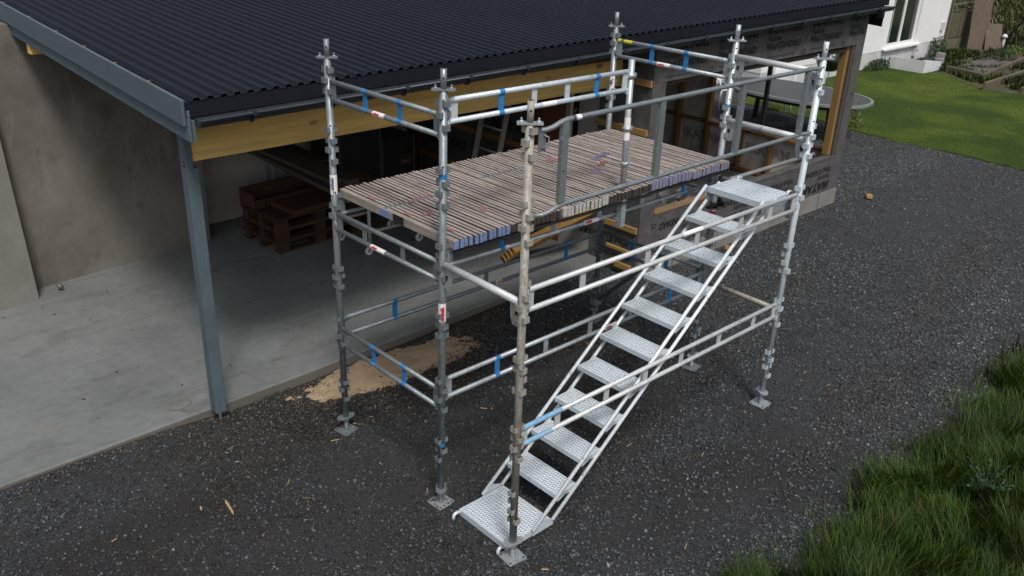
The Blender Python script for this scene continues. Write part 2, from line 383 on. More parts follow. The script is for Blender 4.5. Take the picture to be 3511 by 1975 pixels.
# ribbed sheets, one metre each
nx = 0
x = X0 + .045
while x < X1 - .05:
    w = min(1.0, X1 - .03 - x); S = MB(); prof = []
    k = 0
    while k * .1 < w - .02:
        a = x + k * .1
        prof += [(a, 0), (a + .020, 0), (a + .032, .0205), (a + .063, .0205), (a + .075, 0)]; k += 1
    prof.append((x + w + .012, .0005))
    n = len(S.v)
    ysn = [.385, 2.2, 4.5, Y1]
    for y in ysn:
        for (px, h) in prof: S.v.append((px, y, rz(px, y) + h + .001 * (nx % 2)))
    L = len(prof)
    for j in range(len(ysn) - 1):
        for i in range(L - 1): S.face((n + j * L + i, n + j * L + i + 1, n + (j + 1) * L + i + 1, n + (j + 1) * L + i))
    obj('roof_sheet', S, ROOF, roof); x += w; nx += 1
S = MB()
for j, y in enumerate(np.arange(.75, 8.5, .55)):
    for k in range(0, 100, 3):
        xx = X0 + .045 + .01 + .1 * (k + (j * 2) % 3); 
        if xx < X1 - .05: S.lathe([(0.0001, .012), (.006, .011), (.0075, .002), (.0075, 0)], 6, (xx + random.uniform(-.004, .004), y + random.uniform(-.01, .01), rz(xx, y)))
obj('screws', S, DARK, roof, kind='stuff')
S = MB()                                        # eave flashing
def lip(S, xa, xb, ya, za, yb, zb):
    n = len(S.v)
    for xx in (xa, xb): S.v.append((xx, ya, EV(xx) + za)); S.v.append((xx, yb, EV(xx) + zb))
    S.face((n, n + 2, n + 3, n + 1))
def slab_x(S, xa, xb, ya, yb, za, zb, step=None):       # bar along X that follows the eave
    n = len(S.v)
    for xx in (xa, xb):
        for y, z in ((ya, za), (yb, za), (yb, zb), (ya, zb)): S.v.append((xx, y, EV(xx) + z))
    for q in ((0, 1, 2, 3), (4, 7, 6, 5), (0, 4, 5, 1), (1, 5, 6, 2), (2, 6, 7, 3), (3, 7, 4, 0)): S.face([n + i for i in q])
slab_x(S, X0 + .01, X1, .392, .43, -.098, -.004)
slab_x(S, X0 + .01, X1, .386, .43, -.106, -.0985)
obj('fascia', S, ROOF, roof)
S = MB(); slab_x(S, X0 + .06, X1 - .06, .432, .55, -.16, -.10); obj('soffit_board', S, DARKW, roof)
# barge boards at the rake
def board_y(S, xa, xb, y0, y1, d0, d1):
    n = len(S.v)
    for y in (y0, y1):
        for xx, dz in ((xa, d0), (xb, d0), (xb, d1), (xa, d1)): S.v.append((xx, y, EV(X0) + SL * (y - .4) + dz))
    for q in ((0, 1, 2, 3), (4, 7, 6, 5), (0, 4, 5, 1), (1, 5, 6, 2), (2, 6, 7, 3), (3, 7, 4, 0)): S.face([n + i for i in q])
S = MB(); board_y(S, X0 - .012, X0 + .012, .40, Y1, -.165, .012); bevel(obj('barge_board', S, BARGE, roof), .003)
S = MB(); board_y(S, X0 + .014, X0 + .036, .385, Y1, -.275, -.06); bevel(obj('barge_board', S, BARGE, roof), .003)
S = MB(); S.box((X0 + .037, .365, EV(X0) - .275), (X0 + .055, .40, EV(X0) - .125)); obj('barge_end', S, BARGE, roof)
for i, y in enumerate((1.0, 1.62, 2.25, 2.9, 3.6, 4.35)):
    S = MB(); S.box((X0 + .02, y, rz(X0, y) + .001), (X0 + .040, y + .03, rz(X0, y) + .003)); obj('roof_batten', S, BATTEN, roof)
S = MB(); board_y(S, X1 - .018, X1 + .004, .43, Y1, -.22, .004); obj('barge_board', S, ROOF, roof)
# gutter: a half-round channel, open at the top
S = MB(); gy, gr = .338, .058; na = 12
for j, xx in enumerate((X0 + .06, X1 - .03)):
    for r in (gr, gr - .006):
        for k in range(na + 1):
            a = math.pi * k / na; S.v.append((xx, gy - r * math.cos(a), EV(xx) - .118 - r * math.sin(a)))
L = na + 1
for k in range(na):
    S.face((k, k + 1, 2 * L + k + 1, 2 * L + k), True); S.face((L + k, 3 * L + k, 3 * L + k + 1, L + k + 1), True)
for e in (0, 2 * L): S.face([e + k for k in range(L)])
n = len(S.v)
g = obj('gutter', S, GUTTER, B)
S = MB(); S.path([(X0 + .06, gy - gr, EV(X0) - .116), (X1 - .03, gy - gr, EV(X1) - .116)], .010, 8); obj('bead', S, GUTTER, g)
S = MB(); na = 8
for k in range(na):
    a, b = math.pi * k / na, math.pi * (k + 1) / na
    S.bar((0, -.061 * math.cos(a), -.061 * math.sin(a)), (0, -.061 * math.cos(b), -.061 * math.sin(b)), .028, .004, (1, 0, 0))
S.box((-.014, -.076, -.012), (.014, -.062, .022)); bk = S.mesh('bracket'); bk.materials.append(GUTTER)
for k in range(15):
    xx = -.45 + .66 * k; obj('bracket', bk, None, g, (xx, gy, EV(xx) - .118))
S = MB(); S.lathe([(.001, 0), (.05, 0), (.05, .1)], 12)   # outlet stub near the far end
obj('outlet', S, GUTTER, g, (8.95, gy, EV(8.95) - .25))
# glulam beam along the open front
S = MB(); n = 0
pa, pb = (-.722, .765), (4.325, .95)
for (x, y), (z0, z1) in ((pa, (2.245, 2.535)), (pb, (2.20, 2.49))):
    for dy, z in ((0, z0), (.09, z0), (.09, z1), (0, z1)): S.v.append((x, y + dy, z))
for q in ((0, 1, 2, 3), (4, 7, 6, 5), (0, 4, 5, 1), (1, 5, 6, 2), (2, 6, 7, 3), (3, 7, 4, 0)): S.face(q)
bevel(obj('front_beam', S, GLULAM, B), .004)
S = MB(); S.box((-.87, 3.78, 2.58), (4.3, 3.87, 2.70)); bevel(obj('purlin', S, GLULAM, B), .004)
S = MB(); S.box((-.785, .745, 2.2), (-.728, .845, 2.49)); S.box((-.785, .745, .10), (-.69, .845, 2.2)); p = bevel(obj('post', S, BARGE, B), .004)
S = MB(); S.tube((-.735, .79, -.02), (-.735, .79, .10), .014, 8); S.box((-.775, .75, .092), (-.70, .84, .0985)); obj('post_foot', S, GALV_D, p)
for y, z in ((.775, 2.22), (.775, 2.25), (.79, .15)): S = MB(); S.tube((-.79, y, z), (-.783, y, z), .008, 8); obj('bolt', S, DARK, p)
# plastered wall behind the carport (two lengths, the nearer one slightly skewed)
def plaster_mat():
    t = NT('bare_render'); p = t.geo(); a = t.noise(p, 1.1, 9, .65); b = t.noise(t.mapping(p, (2.5, 2.5, .5)), 1.5, 7, .7, 1)
    col = t.ramp(a, [(.3, (.125, .112, .095)), (.7, (.245, .225, .197))]); col = t.mix(t.ramp(b, [(.55, 0), (.7, .5)]), col, (.30, .28, .25))
    col = t.mix(t.ramp(t.noise(p, 3, 6), [(.58, 0), (.72, .5)]), col, (.085, .076, .064))
    t.bump(t.noise(p, 22, 7), .3, .01); return t.out(col, .9, 0, .2)
PLAST = plaster_mat()
S = MB(); S.prism([(-6, 3.72), (.93, 4.43), (.93, 4.6), (-6, 3.9)], .085, 2.80); S.prism([(.90, 4.6), (.93, 4.6), (.93, 5.0), (.90, 5.0)], .085, 2.8)
w = obj('rendered_wall', S, PLAST, B)
S = MB(); S.box((.93, 4.96, .085), (4.28, 5.08, 2.9)); obj('rendered_wall', S, plain('pale_board', (.42, .40, .375), .85, 0, .2, 2), B)
S = MB(); S.prism([(-9, 5.0), (4.3, 5.1), (4.3, Y1), (-9, Y1)], 0, 2.6); obj('rear_block', S, PLAST, B)
# wind barrier (printed membrane)
def wrap_mat(name, c, gain=1.0):
    t = NT(name); p = t.geo(); a = t.noise(p, 9, 8, .7); b = t.noise(p, 1.4, 5)
    col = t.ramp(t.math('ADD', t.math('MULTIPLY', a, .75), t.math('MULTIPLY', b, .25)), [(.32, tuple(x * .6 for x in c)), (.7, tuple(x * 1.35 for x in c))])
    t.bump(t.noise(p, 3.5, 6, .6), .35, .03); return t.out(col, .75, 0, .25)
WRAP = wrap_mat('grey_wind_membrane', (.098, .095, .094)); INK = plain('black_membrane_print', (.012, .012, .012), .7, 0, .3, 12, 0)
WRAPIN = wrap_mat('pale_membrane_back', (.55, .53, .50))
def text_mesh(body, size, bold=0, shear=0, spacing=1):
    cu = bpy.data.curves.new('lettering', 'FONT'); cu.body = body; cu.size = size; cu.offset = bold; cu.shear = shear; cu.space_character = spacing
    cu.resolution_u = 3
    o = bpy.data.objects.new('lettering', cu); COL.objects.link(o); dg = bpy.context.evaluated_depsgraph_get(); dg.update()
    me = bpy.data.meshes.new_from_object(o.evaluated_get(dg)); bpy.data.objects.remove(o); bpy.data.curves.remove(cu); return me
def fit_text(body, w, h, bold, shear, spacing=1.0):
    me = text_mesh(body, .1, bold, 0, spacing); n_ = len(me.vertices); co = np.empty(n_ * 3, np.float32); me.vertices.foreach_get('co', co); co = co.reshape(-1, 3)
    lo, hi = co.min(0), co.max(0); co[:, 0] = (co[:, 0] - lo[0]) / (hi[0] - lo[0]) * (w - h * shear); co[:, 1] = (co[:, 1] - lo[1]) / (hi[1] - lo[1]) * h; co[:, 0] += co[:, 1] * shear
    me.vertices.foreach_set('co', co.ravel()); me.update(); return me
T_M = fit_text('MATAKI', .80, .13, .0065, .2, 1.12); T_H = fit_text('Halotex', .33, .078, .0010, .12, 1.05); T_W = fit_text('Wind', .23, .088, .0026, .06, 1.03); T_S = fit_text('STANDARD', .55, .086, .0042, .16, 1.12)
T_F = text_mesh('Co-function non-woven wind barrier EN 13859', .032, 0, 0); T_C = text_mesh('CE', .085, .001)
for q in (T_M, T_H, T_W, T_S, T_F, T_C): q.materials.append(INK)
MF = Matrix(((1, 0, 0), (0, 0, -1), (0, 1, 0)))                    # faces -Y
MFu = Matrix(((-1, 0, 0), (0, 0, -1), (0, -1, 0)))                 # faces -Y, upside down
ML = Matrix(((0, 0, -1), (-1, 0, 0), (0, 1, 0)))                   # faces -X
MLu = Matrix(((0, 0, -1), (1, 0, 0), (0, -1, 0)))
def letter(me, M3, loc, parent, label=None):
    o = obj('lettering', me, None, parent); o.matrix_local = Matrix.Translation(loc) @ M3.to_4x4(); return o
WX0, WX1, WY = 4.33, 8.97, .50
H0, H1 = 2.30, 2.345                                               # header underside, left and right
SZ0, SZ1 = .745, .73                                               # sill top
def wall_poly(name, poly, y0, y1, mats, parent):
    S = MB(); S.prism(poly, y0, y1, lambda x, z, y: (x, y, z)); return obj(name, S, mats, parent)
wf = wall_poly('wrapped_wall', [(WX0, 2.9), (WX0, .235), (WX1, .235), (WX1, 2.9), (8.70, 2.9), (8.62, SZ1), (4.56, SZ0), (4.52, H0), (8.52, H1), (8.56, 2.9)][:0] or [(WX0, .235), (WX1, .235), (WX1, .74), (WX0, .735)], WY, WY + .06, WRAP, B)
wh = wall_poly('wrapped_header', [(WX0, H0 - .005), (WX1, H1), (WX1, 2.86), (WX0, 2.77)], WY, WY + .06, WRAP, B)
wl = wall_poly('wrapped_pier', [(WX0, .7365), (4.56, .7365), (4.52, H0 - .0065), (WX0, H0 - .0065)], WY + .001, WY + .061, WRAP, B)
wr = wall_poly('wrapped_pier', [(8.74, .7415), (WX1, .7415), (WX1, H1 - .002), (8.74, H1 - .0055)], WY + .001, WY + .061, WRAP, B)
wp = wall_poly('plinth', [(WX0 + .01, -.05), (WX1 - .005, -.05), (WX1 - .005, .233), (WX0 + .01, .233)], WY - .012, WY + .1, plain('plinth_concrete', (.22, .21, .195), .85, 0, .25, 5, .3), B)
for x in (5.0, 5.9, 6.8, 7.7, 8.45): S = MB(); S.box((x, WY - .0145, 0), (x + .008, WY - .0122, .232)); obj('joint', S, DARK, wp)
# lettering on the header
for k, x in enumerate((4.42, 5.42, 6.43, 7.45, 8.46)):
    if k < 4:
        q = .012 * (k - 2); letter(T_M, MF, (x + .02, WY - .003, 2.645 + q), wh); letter(T_H, MF, (x + .01, WY - .003, 2.56 + q), wh); letter(T_W, MF, (x, WY - .003, 2.458 + q), wh); letter(T_S, MF, (x + .255, WY - .003, 2.46 + q), wh)
        letter(T_F, MF, (x + .05, WY - .003, 2.365 + q), wh); letter(T_C, MF, (x + .85, WY - .003, 2.345 + q), wh)
T_S2 = text_mesh('STAN', .155, .0045, .22, .98); T_M2 = fit_text('MAT', .40, .13, .0065, .2, 1.12); T_S2.materials.append(INK); T_M2.materials.append(INK)
letter(T_M2, MF, (8.50, WY - .003, 2.66), wh); letter(T_H, MF, (8.47, WY - .003, 2.565), wh); letter(T_W, MF, (8.46, WY - .003, 2.465), wh); T3 = fit_text('STA', .20, .086, .0042, .16, 1.12); T3.materials.append(INK); letter(T3, MF, (8.71, WY - .003, 2.47), wh)
# upside-down lettering below the sill
for x in (5.45, 6.55, 7.62, 8.66):
    letter(T_M, MFu, (x + .02, WY - .003, .41), wf); letter(T_H, MFu, (x, WY - .003, .51), wf); letter(T_W, MFu, (x + .02, WY - .003, .625), wf); letter(T_S, MFu, (x - .24, WY - .003, .62), wf)
letter(T_C, MFu, (4.62, WY - .003, .64), wf)
# return wall towards the carport
S = MB(); S.box((WX0 - .03, WY + .0015, .10), (WX0 - .001, 1.24, 2.80)); ws = obj('wrapped_wall', S, WRAP, B)
letter(T_W, MLu, (WX0 - .034, .62, .44), ws); letter(T_S, MLu, (WX0 - .034, .87, .435), ws); letter(T_H, MLu, (WX0 - .034, .60, .29), ws)
letter(T_S, ML, (WX0 - .034, 1.235, 2.45), ws); letter(T_F, ML, (WX0 - .034, 1.2, 1.55), ws); letter(T_C, ML, (WX0 - .034, .75, 1.30), ws)
for (y0, y1, z) in ((.51, .86, 2.29), (.51, 1.24, 1.75), (.52, 1.02, .60), (.56, 1.0, .30), (.56, .8, .12)):
    S = MB(); S.box((WX0 - .062, y0, z - .035), (WX0 - .031, y1, z + .035)); bevel(obj('batten', S, BATTEN, ws), .003)
# partition further in: pale panel, brown door, dark membrane with battens
S = MB(); S.box((WX0 - .02, 1.25, .09), (WX0 + .03, 1.77, 2.7)); pv = obj('pale_panel', S, plain('pale_wall_panel', (.33, .315, .29), .8, 0, .12, 3), B)
S = MB(); S.box((WX0 - .026, 1.56, 1.2), (WX0 - .021, 1.64, 2.3)); obj('dark_glass', S, BLACKM, pv)
S = MB(); S.box((WX0 - .022, 1.66, 1.0), (WX0 - .0205, 1.70, 2.4)); obj('white_trim', S, PVC, pv)
S = MB(); S.box((WX0 - .03, 1.78, .09), (WX0 + .02, 2.25, 2.6))
for y in (1.86, 1.96, 2.06, 2.16): S.box((WX0 - .036, y, .1), (WX0 - .0305, y + .085, 2.58))
dr = obj('brown_door', S, DOORW, B)
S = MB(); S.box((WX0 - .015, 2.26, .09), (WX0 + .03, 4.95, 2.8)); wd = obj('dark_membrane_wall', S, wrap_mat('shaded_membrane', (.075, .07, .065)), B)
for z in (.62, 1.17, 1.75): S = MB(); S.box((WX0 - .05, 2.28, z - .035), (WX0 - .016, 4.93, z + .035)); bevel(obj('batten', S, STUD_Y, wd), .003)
for y in (4.55,): S = MB(); S.box((WX0 - .07, y, .1), (WX0 - .0505, y + .11, 2.7)); obj('stud', S, DOORW, wd)
letter(T_H, ML, (WX0 - .018, 4.2, .75), wd); letter(T_M, ML, (WX0 - .018, 3.1, 1.30), wd); letter(T_M, ML, (WX0 - .018, 4.4, .85), wd)
# opening trims of the front window
S = MB(); S.box((4.57, WY - .004, SZ0), (5.85, WY + .10, SZ0 + .028)); bevel(obj('window_sill', S, wood('raw_sill_timber', (.27, .17, .085), 'x', .6, True, .7, 1, (.18, .15, .12)), B), .003)
S = MB(); S.box((5.852, WY - .006, SZ0 - .002), (8.735, WY + .10, SZ0 + .02)); obj('window_sill', S, WRAP, B)
S = MB(); S.box((8.60, WY + .045, .775), (8.665, WY + .145, H1 - .01)); bevel(obj('window_jamb', S, BATTEN_Z, B), .003)
S = MB(); S.box((8.667, WY + .012, .775), (8.738, WY + .12, H1 - .01)); obj('jamb_lining', S, DARKW, B)
S = MB(); S.box((4.522, WY + .0625, .775), (4.60, WY + .16, H0 - .012)); obj('window_jamb', S, WRAPIN, B)
S = MB(); S.box((4.52, WY + .0625, H0 - .06), (8.73, WY + .16, H0 - .008)); obj('window_lintel', S, DARKW, B)
# far end wall of the room (along Y at x = 8.9): studs, rails, membrane back, an opening above the rail
EX = 8.90
we = thing('x', 'x', 'x'); bpy.data.objects.remove(we)
S = MB(); S.box((EX + .05, .57, .10), (EX + .07, 5.1, .76)); S.box((EX + .05, 2.85, .7605), (EX + .07, 5.1, 2.7)); S.box((EX + .05, .57, 2.36), (EX + .07, 2.849, 2.7)); ew = obj('end_wall', S, [WRAPIN], B)
T_Mi = text_mesh('IKATAM', .22, .008, -.2); T_Mi.materials.append(plain('faint_print', (.25, .24, .225), .8, 0, .1, 10, 0))
letter(T_Mi, ML, (EX + .048, 3.35, .42), ew); letter(T_Mi, ML, (EX + .048, 2.1, .42), ew)
for y in (3.43, 2.83, 2.18, 1.62, 1.05): S = MB(); S.box((EX - .045, y, .15), (EX + .048, y + .055, .735)); bevel(obj('stud', S, STUD, ew), .003)
for y in (3.43, 2.83): S = MB(); S.box((EX - .045, y, .78), (EX + .048, y + .055, 2.36)); bevel(obj('stud', S, STUD, ew), .003)
S = MB(); S.box((EX - .045, .58, .736), (EX + .075, 4.9, .779)); bevel(obj('rail', S, STUD_Y, ew), .003)
S = MB(); S.box((EX - .045, .58, .10), (EX + .048, 4.9, .149)); bevel(obj('bottom_plate', S, STUD_Y, ew), .003)
S = MB(); S.box((EX - .045, .58, 2.361), (EX + .048, 4.9, 2.42)); obj('top_plate', S, STUD_Y, ew)
S = MB(); S.box((EX - .02, .565, .77), (EX + .066, .64, 2.36)); obj('corner_post', S, STUD, ew)
S = MB(); S.box((EX + .075, .56, -.03), (EX + .1, 5.1, .0995)); obj('plinth', S, CONC, ew)
S = MB(); S.box((4.37, 5.0, .09), (8.94, 5.08, 2.7)); obj('room_back_wall', S, WRAPIN, B)
S = MB(); S.box((EX + .08, 1.9, .05), (EX + .135, 1.955, 2.6)); obj('downpipe', S, DARKW, B)

# ================================================================= SCAFFOLD
POST = {'A': ((-.007, .002, 0), (-.013, .002, 3.175)), 'B': ((-.001, -1.247, 0), (.008, -1.253, 3.172)), 'C': ((.002, -2.021, 0), (-.003, -2.014, 3.126)),
        'D': ((3.052, .012, .066), (3.042, .020, 3.168)), 'E': ((3.054, -1.245, .046), (3.05, -1.262, 3.217)), 'F': ((3.047, -2.021, .012), (3.046, -2.046, 3.192))}
def at(p, z):
    a, b = Vector(POST[p][0]), Vector(POST[p][1]); return a + (b - a) * ((z - a.z) / (b.z - a.z))
S = MB()                                          # pocket: a little U-shaped strap on the tube, opening towards +X
S.box((.016, -.023, -.019), (.038, -.019, .019)); S.box((.016, .019, -.019), (.038, .023, .019)); S.box((.038, -.023, -.019), (.042, .023, .019))
POCK = {}
for k, mm in (('g', GALV), ('r', RUSTY), ('d', GALV_D), ('b', GALV_B)): me = S.mesh('pocket'); me.materials.append(mm); POCK[k] = me
S = MB(); S.prism([(-.075, -.075), (.06, -.075), (.075, -.06), (.075, .075), (-.06, .075), (-.075, .06)], 0, .008)
PLATE = S.mesh('base_plate')
S = MB()
for a, b in ((-.055, -.055), (.055, .055), (.055, -.055), (-.055, .055)): S.lathe([(.0001, .0088), (.008, .0088), (.008, .0082)], 8, (a, b, 0))
PHOLE = S.mesh('plate_hole'); PHOLE.materials.append(DARK)
S = MB()
S.lathe([(.019, -.02), (.030, -.02), (.030, .012), (.019, .012)], 12); S.prism([(-.078, -.012), (-.05, -.038), (.05, -.038), (.078, -.012), (.078, .012), (.05, .038), (-.05, .038), (-.078, .012)], .012, .020)
S.bar((.02, -.01, -.012), (.095, .03, -.02), .022, .01)
NUT = S.mesh('wing_nut')
S = MB(); S.box((-.072, -.027, -.005), (.072, .027, .005))
for a in (-.048, .048): S.lathe([(.012, .005), (.012, .016), (.0001, .018)], 6, (a, 0, 0)); S.tube((a, 0, .016), (a, 0, .030), .006, 6)
FLANGE = S.mesh('flange')
def bare(me, mm):
    q = me.copy(); q.materials.clear(); q.materials.append(mm); return q
labels_post = {'A': ('grey scaffold standard with a blue and white sticker, nearest the carport slab corner', 'd'), 'B': ('grey scaffold standard with a torn red and white sticker below the deck corner', 'd'),
               'C': ('beige mortar-stained scaffold standard rising through the bottom stair platform', 'r'), 'D': ('grey scaffold standard behind the deck against the printed membrane wall', 'd'),
               'E': ('galvanised scaffold standard at the deck corner beside the top stair platform', 'g'), 'F': ('bright galvanised scaffold standard at the outer top end of the stair', 'b')}
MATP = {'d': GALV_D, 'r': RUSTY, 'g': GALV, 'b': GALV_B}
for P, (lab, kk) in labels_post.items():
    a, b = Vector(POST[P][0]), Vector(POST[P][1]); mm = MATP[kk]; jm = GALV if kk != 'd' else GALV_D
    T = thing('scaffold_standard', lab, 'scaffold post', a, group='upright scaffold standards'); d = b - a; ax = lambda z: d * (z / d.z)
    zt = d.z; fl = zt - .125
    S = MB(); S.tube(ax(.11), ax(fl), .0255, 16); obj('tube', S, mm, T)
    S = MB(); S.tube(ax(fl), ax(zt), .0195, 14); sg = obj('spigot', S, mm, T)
    S = MB(); S.tube(ax(zt) + Vector((0, 0, -.001)), ax(zt) + Vector((0, 0, .0008)), .0155, 12); obj('bore', S, DARK, sg)
    fo = obj('flange', bare(FLANGE, jm), None, T, ax(fl), (0, 0, R({'A': -38, 'B': -40, 'C': -42, 'D': -36, 'E': -40, 'F': -38}[P])))
    S = MB()
    for z in (zt - .055, zt - .185, zt - .6):
        r = .0198 if z > fl else .0258; q = ax(z); S.tube(q + Vector((-.62, -.78, 0)) * (r - .002), q + Vector((-.62, -.78, 0)) * (r + .0006), .0065, 8)
    obj('pin_hole', S, DARK, T)
    pk = {'d': 'd', 'r': 'r', 'g': 'g', 'b': 'b'}[kk]
    for lv in (.5, 1.0, 1.5, 2.0, 2.5, 3.0):
        for k, (dz, ang) in enumerate(((.045, 0), (.045, 180), (-.035, 90), (-.035, -90), (-.105, 0), (-.105, 180), (-.185, 90), (-.185, -90))):
            z = lv + dz - a.z + random.uniform(-.004, .004)
            if .16 < z < fl - .03 and random.random() < .8: obj('pocket', POCK[pk], None, T, ax(z), (0, 0, R(ang)))
    J = obj('base_jack', MB().tube((0, 0, .008), (0, 0, .15), .0165, 12), jm, T)
    S = MB()
    for k in range(9): S.lathe([(.0165, 0), (.0195, .004), (.0165, .008)], 10, (0, 0, .012 + .009 * k))
    obj('thread', S, jm, J)
    obj('wing_nut', bare(NUT, jm), None, J, (0, 0, .112), (0, 0, R(random.uniform(-20, 60))))
    pl = obj('base_plate', bare(PLATE, GALV if P in 'BCF' else GALV_D), None, J, (0, 0, -.002), (0, 0, R({'A': 12, 'B': 4, 'C': -6, 'D': 5, 'E': 9, 'F': 3}[P])))
    obj('plate_hole', PHOLE, None, J, (0, 0, -.002), pl.rotation_euler)
    if P == 'A':
        S = MB(); S.path([at('A', 2.06) - a, at('A', 2.21) - a], .0268, 14, False); st = obj('sticker', S, WHITE_TAPE, T)
        me = text_mesh('unihaki', .034, .0008); me.materials.append(NAVY_INK); o = obj('lettering', me, None, st); o.matrix_local = Matrix.Translation(at('A', 2.095) - a + Vector((-.016, -.026, 0))) @ Matrix(((0, -.85, -.52, 0), (0, .52, -.85, 0), (1, 0, 0, 0), (0, 0, 0, 1)))
        S = MB()
        for i in range(2):
            for j in range(2): S.box((-.0305 , -.012 + j * .012 - .002, 2.066 + i * .012), (-.0275, -.003 + j * .012 - .002, 2.075 + i * .012))
        o = obj('logo_squares', S, NAVY_INK, st); o.rotation_euler = (0, 0, R(52))
    if P == 'B':
        S = MB(); S.path([at('B', 1.50) - a, at('B', 1.635) - a], .0268, 14, False); st = obj('sticker', S, WHITE_TAPE, T)
        me = text_mesh('unihak', .04, .002); me.materials.append(RED_INK); o = obj('lettering', me, None, st); o.matrix_local = Matrix.Translation(at('B', 1.508) - a + Vector((-.008, -.031, 0))) @ Matrix(((0, -.85, -.52, 0), (0, .52, -.85, 0), (1, 0, 0, 0), (0, 0, 0, 1)))
        S = MB(); S.path([at('B', 2.49) - a, at('B', 2.525) - a], .0262, 14, False); S.path([at('B', .50) - a, at('B', .525) - a], .0262, 14, False); obj('paint_mark', S, BLUE, T)
    if P == 'D':
        S = MB(); S.path([at('D', 2.42) - a, at('D', 2.60) - a], .0262, 14, False); obj('tape', S, WHITE_TAPE, T)
    if P == 'E':
        S = MB(); S.path([at('E', 1.50) - a, at('E', 1.64) - a], .0268, 14, False); st = obj('sticker', S, WHITE_TAPE, T)
        S = MB(); S.path([at('E', 1.57) - a, at('E', 1.63) - a], .0272, 14, False); obj('red_print', S, RED_INK, st)
        S = MB(); S.path([at('E', 2.55) - a, at('E', 2.575) - a], .0262, 14, False); obj('paint_mark', S, BLUE, T)
        S = MB(); S.path([at('E', 1.66) - a, at('E', 1.71) - a], .036, 12); S.box((-.10, -.03, 1.665 - a.z), (.06, .0, 1.69 - a.z)); S.tube((.02, -.08, 1.70 - a.z), (.06, -.01, 1.72 - a.z), .024, 12); obj('coupler', S, RUBBER, T)

STK = {}
def sticker_on(parent, p, q, r, u, length, both=False):
    """white wrap-round label with red lettering on a tube from p to q, at fraction u"""
    p, q = Vector(p), Vector(q); d = (q - p).normalized(); c = p + (q - p) * u
    S = MB(); S.path([c - d * length / 2, c + d * length / 2], r + .0009, 12, False); st = obj('sticker', S, WHITE_TAPE, parent)
    if 'u' not in STK:
        me = text_mesh('unihak', .026, .0014, .1); me.materials.append(RED_INK); STK['u'] = me
    camv = Vector((-3.3, -5.4, 4.2)) - c - Vector(parent.location); nrm = (camv - d * camv.dot(d)).normalized(); up = nrm.cross(d)
    o = obj('lettering', STK['u'], None, st)
    o.matrix_local = Matrix.Translation(c - d * (length * .42) + nrm * (r + .0025) - up * .009) @ Matrix((d, up, nrm)).transposed().to_4x4()
def ledger(pa, pb, zu, zl, lab, struts, mat=GALV, r=.0172, sticker=None, grp='double tube ledgers and guard rails', a=None, b=None, paint=None, sw=.045):
    """double tube beam: upper and lower tube with flat struts, end plates and hooks"""
    A = Vector(a) if a is not None else at(pa, zu); Bp = Vector(b) if b is not None else at(pb, zu)
    A2 = Vector((A.x, A.y, zl)); B2 = Vector((Bp.x, Bp.y, zl))
    if a is None: A2 = at(pa, zl)
    if b is None: B2 = at(pb, zl)
    T = thing('scaffold_ledger', lab, 'scaffold rail', A, group=grp); o0 = Vector(A)
    d = (Bp - A).normalized(); L = (Bp - A).length
    e0, e1 = .045, L - .045
    u0, u1 = d * e0, d * e1; l0, l1 = A2 - o0 + d * e0, B2 - o0 - d * .045
    obj('upper_tube', MB().tube(u0, u1, r, 12), mat, T); obj('lower_tube', MB().tube(l0, l1, r, 12), mat, T)
    for s_, k in struts:
        q = d * (L * s_); h = (A2 - A) * (1 - s_) + (B2 - Bp) * s_
        S = MB(); S.bar(q + h.normalized() * (r * .6), q + h - h.normalized() * (r * .6), .007, sw, tuple(d)); so = obj('strut', S, BLUE if k else mat, T)
        if k:
            for w_ in (q, q + h): S = MB(); S.path([w_ - d * .022, w_ + d * .022], r + .0007, 12, False); obj('paint_band', S, BLUE, so)
    for e, h in ((d * .062, A2 - A), (d * (L - .062), B2 - Bp)):
        S = MB(); S.bar(e + Vector((0, 0, .006)), e + h - Vector((0, 0, .014)), .009, .05, tuple(d)); ep = obj('end_plate', S, mat, T)
    for e, sg, h in ((d * .034, 1, A2 - A), (d * (L - .034), -1, B2 - Bp)):
        S = MB(); S.bar(e + Vector((0, 0, .012)), e + Vector((0, 0, -.05)), .02, .012, tuple(d)); S.bar(e + h + Vector((0, 0, .014)), e + h + Vector((0, 0, -.03)), .02, .012, tuple(d))
        S.bar(e + d * sg * .004 + h * .75, e + d * sg * .03 + h * .25, .006, .014, tuple(d)); obj('hook', S, mat, T)
    if sticker:
        for tb, u, ln in sticker: sticker_on(T, u0 if tb == 'u' else l0, u1 if tb == 'u' else l1, r, u, ln)
    if paint:
        for tb, ua, ub, mm in paint:
            p0, p1 = (u0, u1) if tb == 'u' else (l0, l1); S = MB(); S.path([p0 + (p1 - p0) * ua, p0 + (p1 - p0) * ub], r + .0006, 12, False); obj('paint_mark', S, mm, T)
    return T
ST4 = [(.35, 1), (.655, 1)]
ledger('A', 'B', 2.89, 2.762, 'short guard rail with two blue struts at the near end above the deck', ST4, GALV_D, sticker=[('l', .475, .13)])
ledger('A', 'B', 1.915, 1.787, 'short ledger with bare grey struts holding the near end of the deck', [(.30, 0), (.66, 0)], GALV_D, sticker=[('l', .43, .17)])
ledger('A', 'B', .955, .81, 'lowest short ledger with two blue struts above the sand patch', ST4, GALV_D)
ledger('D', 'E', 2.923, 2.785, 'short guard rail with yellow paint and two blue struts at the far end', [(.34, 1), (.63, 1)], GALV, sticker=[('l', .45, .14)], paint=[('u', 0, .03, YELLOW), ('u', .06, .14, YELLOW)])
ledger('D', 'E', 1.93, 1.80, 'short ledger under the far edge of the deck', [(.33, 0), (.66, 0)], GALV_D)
ledger('D', 'E', 1.06, .90, 'lowest short ledger at the far end before the printed membrane', [(.33, 1), (.66, 1)], GALV_D, sticker=[('l', .62, .1)])
